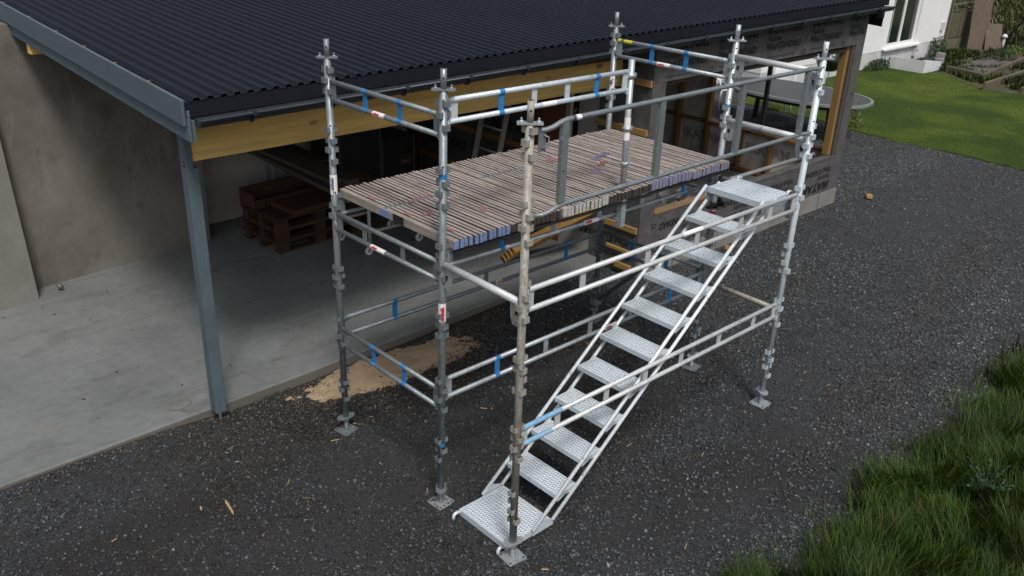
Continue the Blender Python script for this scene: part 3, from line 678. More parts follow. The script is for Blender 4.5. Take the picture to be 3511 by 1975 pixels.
LONG = [(.17, 1), (.335, 0), (.5, 0), (.665, 0), (.84, 1)]
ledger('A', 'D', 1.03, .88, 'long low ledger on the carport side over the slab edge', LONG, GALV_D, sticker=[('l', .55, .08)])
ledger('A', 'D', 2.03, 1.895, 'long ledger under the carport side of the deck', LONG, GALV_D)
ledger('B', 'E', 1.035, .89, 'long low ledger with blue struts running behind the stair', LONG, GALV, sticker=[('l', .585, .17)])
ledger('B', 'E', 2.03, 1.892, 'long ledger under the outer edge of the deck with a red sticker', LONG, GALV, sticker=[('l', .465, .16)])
ledger('C', 'F', 1.018, .895, 'outermost low ledger with pale blue paint crossing in front of the stair', [(.12, 0), (.28, 0), (.42, 0), (.56, 0), (.72, 0), (.88, 0)], GALV_W, paint=[('u', 0, .12, plain('faded_blue_paint', (.20, .38, .55), .6, 0, .3, 25)), ('l', 0, .09, plain('faded_blue_paint', (.24, .40, .55), .6, 0, .3, 25))], sw=.05)
ledger('C', 'F', 1.993, 1.86, 'outermost upper ledger with a white band crossing over the stair', [(.17, 0), (.38, 0), (.56, 0), (.74, 0), (.87, 0)], GALV_W, paint=[('u', .50, .575, WHITE_TAPE)], sw=.05)
# half-length guard rail and its clamp-on post
GP = (1.755, -1.248)
ledger('B', None, 2.978, 2.845, 'bright guard rail above the outer deck edge ending at a clamp-on post', [(.05, 0), (.27, 1), (.44, 0), (.62, 0), (.79, 1)], GALV_B, b=(GP[0], GP[1], 2.978), paint=[('l', .48, .56, WHITE_TAPE)])
T = thing('guard_post', 'slim clamp-on guard post with a white band standing at the deck edge', 'guard post', (GP[0] - .03, GP[1], 1.87))
o0 = Vector(T.location); pt = Vector((GP[0], GP[1], 3.06)) - o0
obj('tube', MB().tube((.0, -.05, .05), pt, .0235, 14), GALV, T)
S = MB(); bb = Vector((0, -.05, .05)); S.path([bb + (pt - bb) * .485, bb + (pt - bb) * .635], .0246, 14, False); obj('white_band', S, WHITE_TAPE, T)
for u in (.33, .56, .90): S = MB(); c = Vector((0, -.05, .05)) + (pt - Vector((0, -.05, .05))) * u; S.lathe([(.024, -.014), (.034, -.014), (.034, .014), (.024, .014)], 14, tuple(c)); S.box((c.x + .03, c.y - .012, c.z - .016), (c.x + .05, c.y + .012, c.z + .016)); obj('collar', S, GALV, T)
S = MB(); S.bar((0, -.05, -.07), (0, -.05, .16), .05, .05, (0, 1, 0)); S.box((-.03, -.05, -.03), (.03, .012, .0)); obj('clamp_bracket', S, GALV, T)
# stair guard: two bent rails with flat uprights
T = thing('stair_guard_rail', 'long grey guard frame with bent rail ends and four flat posts over the stair', 'guard rail', (0, -2.018, 2.5)); z0 = 2.5
for zz, e in ((3.0, 'upper_rail'), (2.505, 'lower_rail')):
    q = zz - z0; S = MB(); S.path([(.03, -.005, q - .045), (.09, -.03, q - .043), (.13, -.045, q - .03), (.19, -.05, q - .008), (.24, -.05, q), (1.5, -.05, q + .006), (2.86, -.05, q + .012), (2.93, -.045, q + .005), (2.98, -.035, q - .005), (3.03, -.028, q - .004)], .0155, 10); obj(e, S, GALV_D, T)
for x in (.215, 1.08, 1.965, 2.81): S = MB(); S.bar((x, -.05, .018), (x, -.05, .495), .05, .028, (0, 1, 0)); obj('upright', S, GALV_D, T)
for x in (.06, 3.0):
    S = MB(); S.box((x - .025, -.032, .34), (x + .03, -.026, .45)); S.path([(x + .01, -.035, .43), (x + .035, -.05, .42), (x + .03, -.05, .37), (x - .005, -.036, .36)], .005, 6); obj('catch', S, GALV_D, T)
S = MB(); S.path([(.30, -.05, .5), (.34, -.05, .5)], .0164, 10, False); obj('tag', S, WHITE_TAPE, T)
S = MB(); S.path([(.275, -.05, .5), (.285, -.05, .5)], .0175, 10, False); S.tube((.28, -.05, .51), (.285, -.065, .555), .0025, 5); obj('cable_tie', S, RUBBER, T)
# single transoms
def transom(pa, pb, z, lab, mat=GALV_W, plates=(1, 1), r=.0235):
    a, b = at(pa, z), at(pb, z); T = thing('scaffold_transom', lab, 'scaffold tube', a, group='single tube transoms'); d = b - a; n = d.normalized()
    obj('tube', MB().tube(n * .03, d - n * .03, r, 14), mat, T)
    for k, (e, sg) in enumerate(((n * .05, 1), (d - n * .05, -1))):
        if not plates[k]: continue
        S = MB(); poly = [(-.03, .0), (.055, .0), (.05, -.10), (.03, -.155), (-.01, -.16), (-.03, -.14)]
        S.prism(poly, -.004, .004, lambda u, w, t, e=e, sg=sg: tuple(e + n * (u * sg) + Vector((t, 0, w - .01)))); obj('gusset', S, GALV, T)
        S = MB(); S.prism([(-.012, -.06), (.012, -.055), (.008, -.085), (-.004, -.1), (-.016, -.08)], -.0052, .0052, lambda u, w, t, e=e, sg=sg: tuple(e + n * (u * sg) + Vector((t, 0, w - .01)))); obj('gusset_slot', S, DARK, T)
transom('B', 'C', 1.915, 'thick single tube from the deck corner out to the beige standard')
transom('E', 'F', 2.965, 'topmost thick single tube across the far end of the stair')
transom('E', 'F', 2.44, 'thick single tube at mid rail height across the far end of the stair')
transom('E', 'F', 1.935, 'single tube the top stair platform hooks onto', GALV)
transom('E', 'F', .955, 'lowest weathered single tube across the far end beneath the stair', RUSTY, (0, 0), .021)
a, b = at('D', .27), at('E', 1.55)
T = thing('diagonal_brace', 'dark diagonal tube bracing the far end of the scaffold', 'scaffold tube', a); d = b - a
obj('tube', MB().tube((.03, 0, 0), d + Vector((.03, 0, 0)), .020, 12), GALV_D, T)
S = MB(); S.box((-.035, -.04, -.03), (.055, .04, .03)); obj('coupler', S, GALV_D, T); obj('coupler', S.mesh('coupler'), GALV_D, T, d)

# ---- deck of six slatted panels
BLUE_END = plain('blue_end_paint', (.17, .23, .40), .75, 0, .45, 60); VIO_END = plain('violet_end_paint', (.205, .20, .285), .8, 0, .5, 70)
WHT_END = plain('worn_white_end_paint', (.44, .43, .40), .8, 0, .4, 45); DRK_END = plain('tarred_end', (.05, .04, .035), .85, 0, .4, 40)
PINK = plain('pink_spray_paint', (.33, .13, .13), .85, 0, .45, 60)
ZT = 2.09
pan = [('slatted deck panel with bright blue end grain at the near corner', BLUE_END), ('slatted deck panel with dark end grain beside the blue ended one', DRK_END),
       ('slatted deck panel with worn white end paint', WHT_END), ('slatted deck panel with dark tarred ends behind the guard post', DRK_END),
       ('slatted deck panel with pale violet ends, second from the far end', VIO_END), ('slatted deck panel with violet ends at the far end of the deck', VIO_END)]
xb = [.035, .545, 1.035, 1.54, 2.05, 2.57, 3.10]
for i, (lab, em) in enumerate(pan):
    x0, x1 = xb[i] + .007, xb[i + 1] - .007; T = thing('deck_panel', lab, 'deck panel', (x0, 0, ZT), group='slatted timber deck panels')
    ns = 12; wd_ = (x1 - x0); pitch = wd_ / ns
    ya, yb = .03 + random.uniform(-.01, .01), -1.325 + random.uniform(-.008, .008)
    for k in range(ns):
        wide = k in (0,) ; sw = pitch * (.58 if not wide else .95); cxk = (k + .5) * pitch
        dz = random.uniform(-.003, .003); y0_, y1_ = ya + random.uniform(-.012, .012), yb + random.uniform(-.006, .006); th = .062
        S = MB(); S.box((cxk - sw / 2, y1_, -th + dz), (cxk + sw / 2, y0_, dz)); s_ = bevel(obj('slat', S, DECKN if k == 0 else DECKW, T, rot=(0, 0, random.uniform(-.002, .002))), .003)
        if i in (0, 4, 5) or (i == 2) or (i in (1, 3)):
            S = MB(); gap = .0015; S.box((cxk - sw / 2 - gap, y1_ - .003, -th + dz - gap + (.004 if i in (1, 3) else 0)), (cxk + sw / 2 + gap, y1_ + (.006 if i != 4 else .03), dz + (gap if i in (2, 4) else -.006))); obj('end_paint', S, em, s_)
    for y in (ya - .10, (ya + yb) / 2, yb + .10): S = MB(); S.box((.006, y - .022, -.086), (wd_ - .006, y + .022, -.0655)); obj('cross_batten', S, DARKW, T)
    ym = {0: -.55, 1: -.60, 2: -.42, 3: -.66, 4: -.62, 5: -.40}[i]; up_ = i in (0, 2)
    S = MB(); S.box((.01, ym - .013, -.03), (wd_ - .01, ym + .013, .0035 if up_ else -.008)); obj('metal_strip', S, GALV_D if i not in (4, 5) else VIO_END, T)
    S = MB(); S.box((-.002, yb - .012, -.092), (wd_ + .002, yb + .03, -.0865)); obj('edge_angle', S, DARK, T)
# near side paint blocks on the first panel, pink spray marks
first = [o for o in COL.objects if o.name == 'deck_panel'][0]
S = MB(); S.box((-.0025, -.62, -.058), (-.0003, -.50, -.004)); obj('paint_block', S, BLUE_END, first)
S = MB(); S.box((-.0025, -.78, -.058), (-.0003, -.66, -.004)); obj('paint_block', S, BLACKP, first)
def spray(panel, pts, w=.02):
    S = MB()
    for (x, y, l, a) in pts:
        n = len(S.v)
        c_, s2 = math.cos(a), math.sin(a)
        for u, t in ((-l, -w), (l, -w * .7), (l, w), (-l, w * .8)): S.v.append((x + u * c_ - t * s2, y + u * s2 + t * c_, .0042))
        S.face((n, n + 1, n + 2, n + 3))
    obj('spray_mark', S, PINK, panel)
panels = [o for o in COL.objects if o.name.startswith('deck_panel')]
# marks sit on slat tops only
def slat_marks(panel, ks, y, l, mm=PINK):
    S = MB()
    for k in ks:
        pitch = .50 / 12; cxk = (k + .5) * pitch
        n = len(S.v); j = random.uniform(-.012, .012)
        for u, t in ((-.012, -l), (.012, -l * .8), (.012, l), (-.012, l * .9)): S.v.append((cxk + u, y + j + t + (k - ks[0]) * .012, .0045))
        S.face((n, n + 1, n + 2, n + 3))
    obj('spray_mark', S, mm, panel)
slat_marks(panels[0], [5, 6, 7, 8, 9, 10], -.56, .022); slat_marks(panels[0], [1], -.33, .05); slat_marks(panels[0], [1], -.75, .04); slat_marks(panels[0], [3, 4, 5], -.83, .018)
slat_marks(panels[1], [0, 1], -.99, .03); slat_marks(panels[0], [2], -1.15, .06)
slat_marks(panels[4], [0, 1, 2, 3], -.74, .03); slat_marks(panels[3], [7, 8, 9, 10], -.86, .04, VIO_END); slat_marks(panels[4], [2, 3, 4, 5, 6, 7, 8], -.60, .035, VIO_END); slat_marks(panels[3], [6, 7, 8], -.42, .05)

# ---- stair
SX, SR, SZ, SH, SYI, SYO = .4686, .237, .247, .1925, -1.4426, -1.979
T = thing('scaffold_stair', 'galvanised scaffold stair with perforated treads between two platforms', 'stair', (0, SYI, 0))
HOLE = plain('perforation', (.03, .033, .036), .7, 0, .1, 10, 0)
def perforated(w, l, nx_, ny_, mx=.022, my=.03, lip=.034):
    """plate w (x) by l (towards -y), top at z=0, folded lips and raised punched dimples"""
    S = MB(); t = .003
    S.box((0, -l, -t), (w, 0, 0)); S.box((-.002, -l - .001, -lip), (.001, .001, .003)); S.box((w - .001, -l - .001, -lip), (w + .002, .001, .003))
    S.box((.001, -.001, -lip), (w - .001, .0015, .0005)); S.box((.001, -l - .0015, -lip), (w - .001, -l + .001, .0005))
    for i in range(nx_):
        for j in range(ny_ - (i % 2)):
            px = mx + (w - 2 * mx) * i / (nx_ - 1); py = -(my + (l - 2 * my) * (j + .5 * (i % 2)) / (ny_ - 1)); n = len(S.v)
            for r, z in ((.0098, .0002), (.0066, .0042), (.0050, .0042)):
                for k in range(7): a = 2 * math.pi * k / 7; S.v.append((px + r * math.cos(a), py + r * math.sin(a), z))
            for k in range(7):
                k2 = (k + 1) % 7; S.cur = 0; S.face((n + k, n + k2, n + 7 + k2, n + 7 + k), True); S.face((n + 7 + k, n + 7 + k2, n + 14 + k2, n + 14 + k))
            S.cur = 1; S.face([n + 14 + k for k in range(7)]); S.cur = 0
    return S.mesh('tread')
SW = SYI - SYO
TR = perforated(.205, SW - .026, 7, 21)
for q in (GALV_B, HOLE): TR.materials.append(q)
S = MB(); S.prism([(0, 0), (.195, 0), (.21, .045), (.185, .052), (.012, -.03)], 0, .004, lambda x, z, y: (x, y, z - .03)); CHEEK = S.mesh('cheek'); CHEEK.materials.append(GALV_B)
for k in range(9):
    tr = obj('tread', TR, None, T, (SX + k * SR, -.013, SZ + k * SH))
    for y in (-.0115, SYO - SYI + .0075): obj('cheek', CHEEK, None, tr, (0, y - (-.013) - .013 + .013, 0))
bp = obj('bottom_platform', perforated(.43, SW - .026, 14, 21, .03, .03, .045), None, T, (.0, -.013, .056)); bp.data.materials.append(GALV_B); bp.data.materials.append(HOLE)
tp = obj('top_platform', perforated(.40, SW - .026, 13, 21, .03, .03, .045), None, T, (2.62, -.013, 1.985)); tp.data.materials.append(GALV_B); tp.data.materials.append(HOLE)
for y in (-.03, SYO - SYI + .03):
    S = MB(); S.path([(.01, y + .013, -.015), (-.03, y + .013, .0), (-.055, y + .013, -.004), (-.066, y + .013, -.022), (-.066, y + .013, -.048)], .013, 8); obj('hook', S, GALV_B, bp)
    S = MB(); S.path([(.39, y + .013, -.005), (.425, y + .013, .008), (.455, y + .013, .0), (.462, y + .013, -.03)], .013, 8); obj('hook', S, GALV_B, tp)
sl = SH / SR
for y in (.0, SYO - SYI):
    xa = .235; obj('stringer_rod', MB().tube((xa, y, SZ + (xa - SX) * sl + .004), (2.615, y, SZ + (2.615 - SX) * sl + .004), .0140, 10), ROD, T)
    xa = .43; obj('stringer_rod', MB().tube((xa, y, SZ + (xa - SX - .195) * sl + .004), (2.80, y, SZ + (2.80 - SX - .195) * sl + .004), .0140, 10), ROD, T)
    S = MB(); S.prism([(.235, .02), (.435, .02), (.435, .065), (.30, .125), (.235, .06)], -.003, .003, lambda x, z, t: (x, y + t, z)); obj('foot_plate', S, GALV_B, T)
    S = MB(); S.prism([(2.60, 1.97), (3.0, 1.95), (2.95, 1.90), (2.80, 1.88), (2.62, 1.90)], -.003, .003, lambda x, z, t: (x, y + t, z)); obj('head_plate', S, GALV_B, T)

# ================================================================= THINGS UNDER THE ROOF
def pallet(loc, rot, lab):
    T = thing('pallet', lab, 'pallet', loc, (0, 0, rot), 'stacked timber pallets')      # 1.2 (x) by 0.8 (y)
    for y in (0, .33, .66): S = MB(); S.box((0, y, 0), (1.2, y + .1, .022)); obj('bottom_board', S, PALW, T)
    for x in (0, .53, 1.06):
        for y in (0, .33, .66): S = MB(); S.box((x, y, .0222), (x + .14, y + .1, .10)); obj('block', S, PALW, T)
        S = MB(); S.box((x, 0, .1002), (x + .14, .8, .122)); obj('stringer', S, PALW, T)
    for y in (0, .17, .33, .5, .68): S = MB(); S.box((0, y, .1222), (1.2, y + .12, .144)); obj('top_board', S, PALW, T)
pallet((1.36, 3.50, .09), R(4.3), 'bottom pallet of the dark stack by the render wall'); pallet((1.365, 3.503, .234), R(4), 'middle pallet of the dark stack by the render wall'); pallet((1.36, 3.50, .378), R(4.4), 'top pallet of the dark stack by the render wall')
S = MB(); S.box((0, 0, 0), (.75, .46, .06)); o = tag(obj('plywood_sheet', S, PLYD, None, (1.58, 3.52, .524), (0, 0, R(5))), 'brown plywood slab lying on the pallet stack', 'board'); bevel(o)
T = thing('timber_crate', 'dark open timber crate on the back of the pallet stack', 'crate', (1.33, 3.99, .524), (0, 0, R(4.4)))
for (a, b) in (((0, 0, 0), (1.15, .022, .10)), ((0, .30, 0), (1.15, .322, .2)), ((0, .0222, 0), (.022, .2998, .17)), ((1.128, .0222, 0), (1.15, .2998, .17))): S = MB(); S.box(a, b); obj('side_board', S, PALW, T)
T = thing('timber_rack', 'pale steel rack upright holding long dark timbers below the beam', 'rack', (1.9, 4.7, .09))
S = MB(); S.box((0, 0, 0), (.05, .04, 1.5)); S.box((.11, 0, 0), (.15, .04, 1.5)); obj('upright', S, GALV_D, T)
S = MB(); S.box((-.3, -1.0, .95), (.3, .05, .98)); obj('shelf', S, DARKW, T)
for k in range(5):
    S = MB(); S.box((0, 0, 0), (.14, 2.3, .05)); tag(obj('timber_length', S, DARKW, None, (1.50 + .12 * (k % 3) + .03 * k, 2.55 + .1 * (k % 2), 1.075 + .055 * (k // 3)), (0, 0, R(-1.5 + k * .8))), ['dark timber lowest on the rack nearest the post', 'dark timber in the middle of the rack', 'dark timber at the far side of the rack', 'upper dark timber on the rack', 'uppermost outer dark timber on the rack'][k], 'timber', 'timbers on the rack')
def cabinet(loc, s, lab, logo):
    T = thing('black_cabinet', lab, 'cabinet', loc); S = MB(); S.box((0, 0, 0), s); bevel(obj('case', S, BLACKP, T), .012, 2)
    S = MB()
    for x in (0, s[0]): S.box((x - .012, -.012, 0), (x + .012, .012, s[2]))
    obj('corner_trim', S, plain('grey_trim', (.06, .06, .06), .5), T)
    if logo:
        S = MB(); a, b, z0, z1 = s[0] - .24, s[0] - .05, s[2] - .40, s[2] - .28
        for q in (((a, z0), (b, z0 + .006)), ((a, z1 - .006), (b, z1)), ((a, z0 + .006), (a + .006, z1 - .006)), ((b - .006, z0 + .006), (b, z1 - .006))): S.box((q[0][0], -.006, q[0][1]), (q[1][0], -.001, q[1][1]))
        lb = obj('badge', S, plain('dull_red_print', (.22, .02, .015), .6), T)
        me = text_mesh('Rado', .075, .001, .35); me.materials.append(plain('badge_script', (.3, .12, .1), .6)); letter(me, MF, (a + .02, -.004, z0 + .03), lb)
    else:
        me = text_mesh("TOUR'S", .085, .001); me.materials.append(plain('grey_print', (.2, .2, .2), .6)); o = obj('lettering', me, None, T); o.matrix_local = Matrix.Translation((s[0] - .05, -.003, .12)) @ Matrix(((0, -1, 0, 0), (0, 0, -1, 0), (1, 0, 0, 0), (0, 0, 0, 1)))
cabinet((2.55, 4.0, .09), (.62, .7, 1.35), 'black cabinet with pale upright lettering behind the deck', False); cabinet((3.2, 4.0, .09), (.52, .7, 1.0), 'black cabinet with a small red framed badge', True)
# ladder against the partition
T = thing('ladder', 'aluminium ladder leaning on the dark membrane wall', 'ladder', (3.75, 2.56, .09)); top = Vector((.46, 0, 2.05))
for y in (0, .44): S = MB(); S.bar((0, y, 0), top + Vector((0, y, 0)), .028, .065, (1, 0, 0)); obj('stile', S, ALU, T)
for k in range(7): q = top * ((k + .6) / 7.3); S = MB(); S.tube(q + Vector((0, .014, 0)), q + Vector((0, .426, 0)), .015, 8); obj('rung', S, ALU, T)
T = thing('shovel', 'black handled shovel leaning beside the ladder', 'shovel', (3.86, 3.1, .09))
S = MB(); S.tube((0, 0, .3), (.36, .08, 1.5), .016, 8); obj('shaft', S, BLACKP, T)
S = MB(); S.path([(.36, .08, 1.48), (.36, .02, 1.56), (.375, .02, 1.62), (.375, .14, 1.62), (.37, .14, 1.56), (.36, .08, 1.48)], .013, 6); obj('grip', S, BLACKP, T)
S = MB(); S.prism([(-.1, .34), (.1, .34), (.1, .1), (0, 0), (-.1, .1)], 0, .006, lambda x, z, t: (t - .02 * z, x, z)); obj('blade', S, GALV_D, T)
# trolley on casters
T = thing('trolley', 'pale steel trolley frame on white casters under the deck', 'trolley', (2.2, 2.86, .09)); PALEM = plain('pale_grey_enamel', (.42, .41, .38), .5)
for (x, y) in ((0, 0), (0, .60), (.75, 0), (.75, .60)):
    S = MB(); S.tube((x, y, .11), (x, y, .60), .022, 10); lg = obj('leg', S, PALEM, T)
    S = MB(); S.tube((x - .02, y - .014, .05), (x - .02, y + .014, .05), .05, 16); w_ = obj('caster_wheel', S, WHITEP, T)
    S = MB(); S.tube((x - .02, y - .017, .05), (x - .02, y + .017, .05), .018, 10); S.bar((x - .02, y - .02, .05), (x, y - .02, .12), .004, .03, (1, 0, 0)); S.bar((x - .02, y + .02, .05), (x, y + .02, .12), .004, .03, (1, 0, 0)); obj('fork', S, GALV_D, w_)
for z in (.28, .60):
    S = MB(); S.tube((0, 0, z), (0, .6, z), .02, 8); S.tube((.75, 0, z), (.75, .6, z), .02, 8); S.tube((0, 0, z), (.75, 0, z), .02, 8); S.tube((0, .6, z), (.75, .6, z), .02, 8); obj('rail', S, PALEM, T)
# timber stacks on the slab
LUM = wood('fresh_lumber', (.35, .21, .07), 'x', .7, True, .7)
for k, lab in enumerate(('dark brown plank on the trolley, nearest the pallets', 'dark brown plank in the middle of the trolley', 'dark brown plank on the trolley, nearest the partition')):
    S = MB(); S.box((0, 0, 0), (.15, 2.55, .05)); bevel(tag(obj('plank', S, wood('brown_plank', (.17, .095, .04), 'y', .6, True, .75), None, (2.28 + .17 * k, 1.68 + .07 * k, .712), (0, 0, R(1.5 - k))), lab, 'plank', 'planks on the trolley'))
for k in range(4):
    lab = ['lowest', 'second lowest', 'second highest', 'highest'][k]
    a, b = Vector((3.32, 1.72 - .05 * k, .12 + .055 * k)), Vector((4.24, 1.27 - .05 * k, .60 + .05 * k)); d = b - a
    S = MB(); S.bar((0, 0, 0), d, .16, .045); bevel(tag(obj('lumber_board', S, LUM, None, a), lab + ' yellow board of the bundle propped against the membrane wall', 'board', 'propped yellow boards'))
# sheet leaning on the wall at far left, rubble
S = MB(); S.prism([(-1.3, 0), (0, 0), (-.02, 2.1), (-1.3, 2.1)], 0, .02, lambda x, z, t: (x, t + z * .07, z)); tag(obj('leaning_sheet', S, plain('pale_cement_board', (.20, .19, .17), .85, 0, .25, 3), None, (-1.18, 3.95, .091), (0, 0, R(6))), 'pale cement sheet leaning on the render wall at the left edge', 'sheet')
bpy_i = [(-.95, 4.02, .045, 'grey rubble lump against the foot of the render wall'), (-1.25, 3.6, .012, 'tiny dark stone on the slab near the leaning sheet')]
for (x, y, r, lab) in bpy_i:
    v, f, _ = stones(1, (x, x + .001), (y, y + .001), r, r * 1.01, 3, lambda a, b, g: a > -99); v[:, 2] += .09 + r * .4
    tag(obj('rubble_stone', mesh_np('rubble_stone', v, f), CONC), lab, 'stone')
S = MB()
for k in range(34):
    x, y = random.uniform(-2.2, 4), random.uniform(1.0, 4.0); r = random.uniform(.004, .014); z = .0915
    S.prism([(x + r * math.cos(a) * random.uniform(.5, 1.2), y + r * math.sin(a) * random.uniform(.5, 1.2)) for a in np.arange(0, 6.28, 1.05)], z, z + .006)
tag(obj('slab_debris', S, plain('debris', (.07, .06, .045), .9)), 'small dark crumbs scattered over the slab', 'debris', kind='stuff')
# crumpled dark sheet on the sill
v, f = grid_sheet(np.linspace(0, .95, 40), np.linspace(0, .4, 18), lambda x, y: .06 + .045 * np.sin(9 * x + 14 * y) + .03 * np.sin(23 * x - 9 * y + 1) + .02 * np.sin(41 * y + 12 * x))
o = obj('crumpled_sheet', mesh_np('crumpled_sheet', v, f, smooth=True), plain('dark_foil', (.035, .033, .032), .5, 0, .3, 9), None, (4.85, .62, .70), (R(14), 0, R(2))); tag(o, 'crumpled dark sheet lying inside the window opening', 'sheet')
S = MB(); S.tube((5.6, .70, .80), (8.4, .66, .80), .028, 10); tag(obj('plastic_roll', S, plain('dusty_plastic', (.22, .22, .22), .5, 0, .3, 6)), 'long dusty plastic roll lying along the sill', 'roll')

# ================================================================= GARDEN BEYOND
def lawn_mat():
    t = NT('mown_lawn'); p = t.geo(); a = t.noise(p, 1.3, 8, .65); b = t.noise(p, 25, 5, .7)
    col = t.ramp(a, [(.3, (.030, .058, .006)), (.7, (.075, .108, .010))]); col = t.mix(.45, col, t.ramp(b, [(.3, (.022, .045, .004)), (.7, (.092, .128, .016))]))
    big = t.noise(p, .45, 6, .6, .6); col = t.mix(t.ramp(big, [(.42, .75), (.58, 0)]), col, (.022, .044, .006)); col = t.mix(t.ramp(big, [(.52, 0), (.68, .55)]), col, (.088, .112, .016))
    t.bump(b, .6, .03); return t.out(col, .85, 0, .15)
LAWN = lawn_mat()
edge = [(13.38 + .05 * math.sin(3 * y) + .03 * math.sin(11 * y) + random.uniform(-.03, .03) + (.3 if y > 3 else 0), y) for y in np.arange(-12, 5.6, .12)]
S = MB(); poly = edge + [(20.2, 5.75), (21.3, 5.5), (21.2, 4.45), (21.7, 4.2), (20.9, 3.4), (20.05, 2.55), (21.5, 1.4), (26, -2), (40, -30)]
S.prism(poly, -.05, .012); struct('lawn', S, LAWN)
def blades(n, sample, hmin, hmax, wid, seed, cols, seg=3, droop=.5, zf=None):
    g = np.random.default_rng(seed); x, y = sample(n, g); n = len(x)
    h = g.uniform(hmin, hmax, n) * (np.clip(1 + .45 * vnoise(x * 3.1, y * 3.7, seed), .45, 1.6) if seg > 2 else 1); a = g.uniform(0, 6.283, n) * .5 + 3.14 * (vnoise(x * 2.3, y * 2.3, seed + 1) if seg > 2 else g.random(n)); lean = g.uniform(.1, 1, n) * droop * h; w = wid * g.uniform(.6, 1.3, n)
    z = zf(x, y) if zf is not None else np.zeros(n)
    dx, dy = np.cos(a), np.sin(a); P = []
    for k in range(seg + 1):
        u = k / seg; cx_ = x + dx * lean * u ** 2; cy_ = y + dy * lean * u ** 2; cz = z + h * u * (1 - .25 * droop * u)
        ww = w * (1 - u) ** .7 * .5
        P.append(np.stack([cx_ - dy * ww, cy_ + dx * ww, cz], -1))
        if k < seg: P.append(np.stack([cx_ + dy * ww, cy_ - dx * ww, cz], -1))
    V = np.stack(P, 1); m_ = V.shape[1]; F = []
    for k in range(seg - 1): F += [[2 * k, 2 * k + 1, 2 * k + 3], [2 * k, 2 * k + 3, 2 * k + 2]]
    F.append([2 * seg - 2, 2 * seg - 1, 2 * seg]); F = np.array(F)
    Fs = (F[None] + m_ * np.arange(n)[:, None, None]).reshape(-1, 3)
    cols = np.array(cols); q = g.integers(0, len(cols), n); c = cols[q] * g.uniform(.45, 1.2, n)[:, None] * (np.clip(1 + .4 * vnoise(x * 1.9, y * 2.2, seed + 3), .5, 1.6)[:, None] if seg > 1 else 1)
    return V.reshape(-1, 3), Fs, np.repeat(c, m_, 0)
GRASS = tinted('grass_blades', .6, .25)
def smp_lawn(n, g):
    x = 13.3 + 8.3 * g.random(n) ** 1.2; y = g.uniform(-3.5, 5.6, n); k = (x > 13.4 + .04 * np.sin(9 * y)) & ~((x > 20.1) & (y < 2.6) & (y < 2.5 - (x - 20.1))) & (y < 5.55); return x[k], y[k]
V, F, c = blades(34000, smp_lawn, .010, .024, .012, 11, [(.046, .082, .008), (.068, .105, .010), (.056, .09, .009), (.085, .112, .014)], 1, .8, lambda x, y: 0 * x + .01)
tag(obj('lawn_grass', mesh_np('lawn_grass', V, F, c), GRASS), 'short mown grass of the garden lawn', 'grass', kind='stuff')
# long grass bank at the lower right
v, f = grid_sheet(np.linspace(-3, 40, 150), np.linspace(-14, -3.40, 60), lambda x, y: np.clip((-3.42 - y) * .10, 0, .25) - .004 + .02 * vnoise(x * 2, y * 2) * (y < -3.6))
v[:, 1] += np.where(v[:, 1] > -3.5, .06 * np.sin(4 * v[:, 0]) + .04 * np.sin(11 * v[:, 0]), 0)
struct('grass_verge', mesh_np('grass_verge', v, f, smooth=True), plain('verge_soil', (.022, .026, .010), .95, 0, .4, 6, .4))
vz = lambda x, y: np.clip((-3.42 - y) * .10, 0, .25)
def edgef(x): return -3.36 + .07 * np.sin(2.7 * x) + .05 * np.sin(7.3 * x + 1) + .03 * np.sin(17 * x)
def smp_tall(n, g):
    x = .3 + 9 * g.random(n) ** 1.35; y = -3.10 - 2.6 * g.random(n) ** 1.15; k = (y < edgef(x) + np.abs(g.normal(0, .11, n)) * (g.random(n) < .35)) & (x > .3 + (-3.1 - y) * .5); return x[k], y[k]
GC = [(.028, .068, .006), (.016, .044, .004), (.044, .090, .008), (.072, .112, .012), (.024, .060, .009), (.012, .034, .003), (.036, .082, .009), (.058, .100, .010), (.028, .068, .006), (.040, .086, .008), (.12, .12, .035)]
V, F, c = blades(135000, smp_tall, .09, .27, .0066, 12, GC, 4, .75, vz)
tag(obj('long_grass', mesh_np('long_grass', V, F, c), GRASS), 'long unmown grass on the bank at the lower right', 'grass', kind='stuff')
def smp_far(n, g):
    x = 5 + 22 * g.random(n); y = -3.1 - 5 * g.random(n); return x, y
V, F, c = blades(16000, smp_far, .15, .35, .02, 22, GC, 2, .7, vz)
tag(obj('long_grass', mesh_np('long_grass', V, F, c), GRASS), 'far stretch of long grass along the right edge of the yard', 'grass', kind='stuff')
# feathery weed in the long grass
def weed(loc, lab, s=1.):
    g = np.random.default_rng(4); T = thing('weed', lab, 'plant', loc); S = MB(); St = MB()
    for k in range(26):
        a = g.uniform(0, 6.28); el = g.uniform(.35, 1.1); L_ = g.uniform(.12, .24) * s; d = Vector((math.cos(a) * math.cos(el), math.sin(a) * math.cos(el), math.sin(el)))
        tip = d * L_; St.tube((0, 0, 0), tip, .002, 5)
        for j in range(9):
            q = tip * (.45 + .55 * j / 9); b = Vector((g.normal(), g.normal(), g.normal() * .4)).normalized(); c_ = d.cross(b).normalized(); l2 = .035 * s; n = len(S.v)
            for u, t in ((0, -.004), (.5, -.009), (1, 0), (.5, .009)): S.v.append(tuple(q + (b * .6 + d * .6) * (l2 * u) + c_ * t * s))
            S.face((n, n + 1, n + 2, n + 3))
    obj('leaves', S, plain('grey_green_leaf', (.032, .066, .028), .7), T); obj('stems', St, plain('stem_green', (.04, .06, .03), .7), T)
weed((3.02, -3.95, .20), 'feathery grey-green weed growing in the long grass', 1.1)
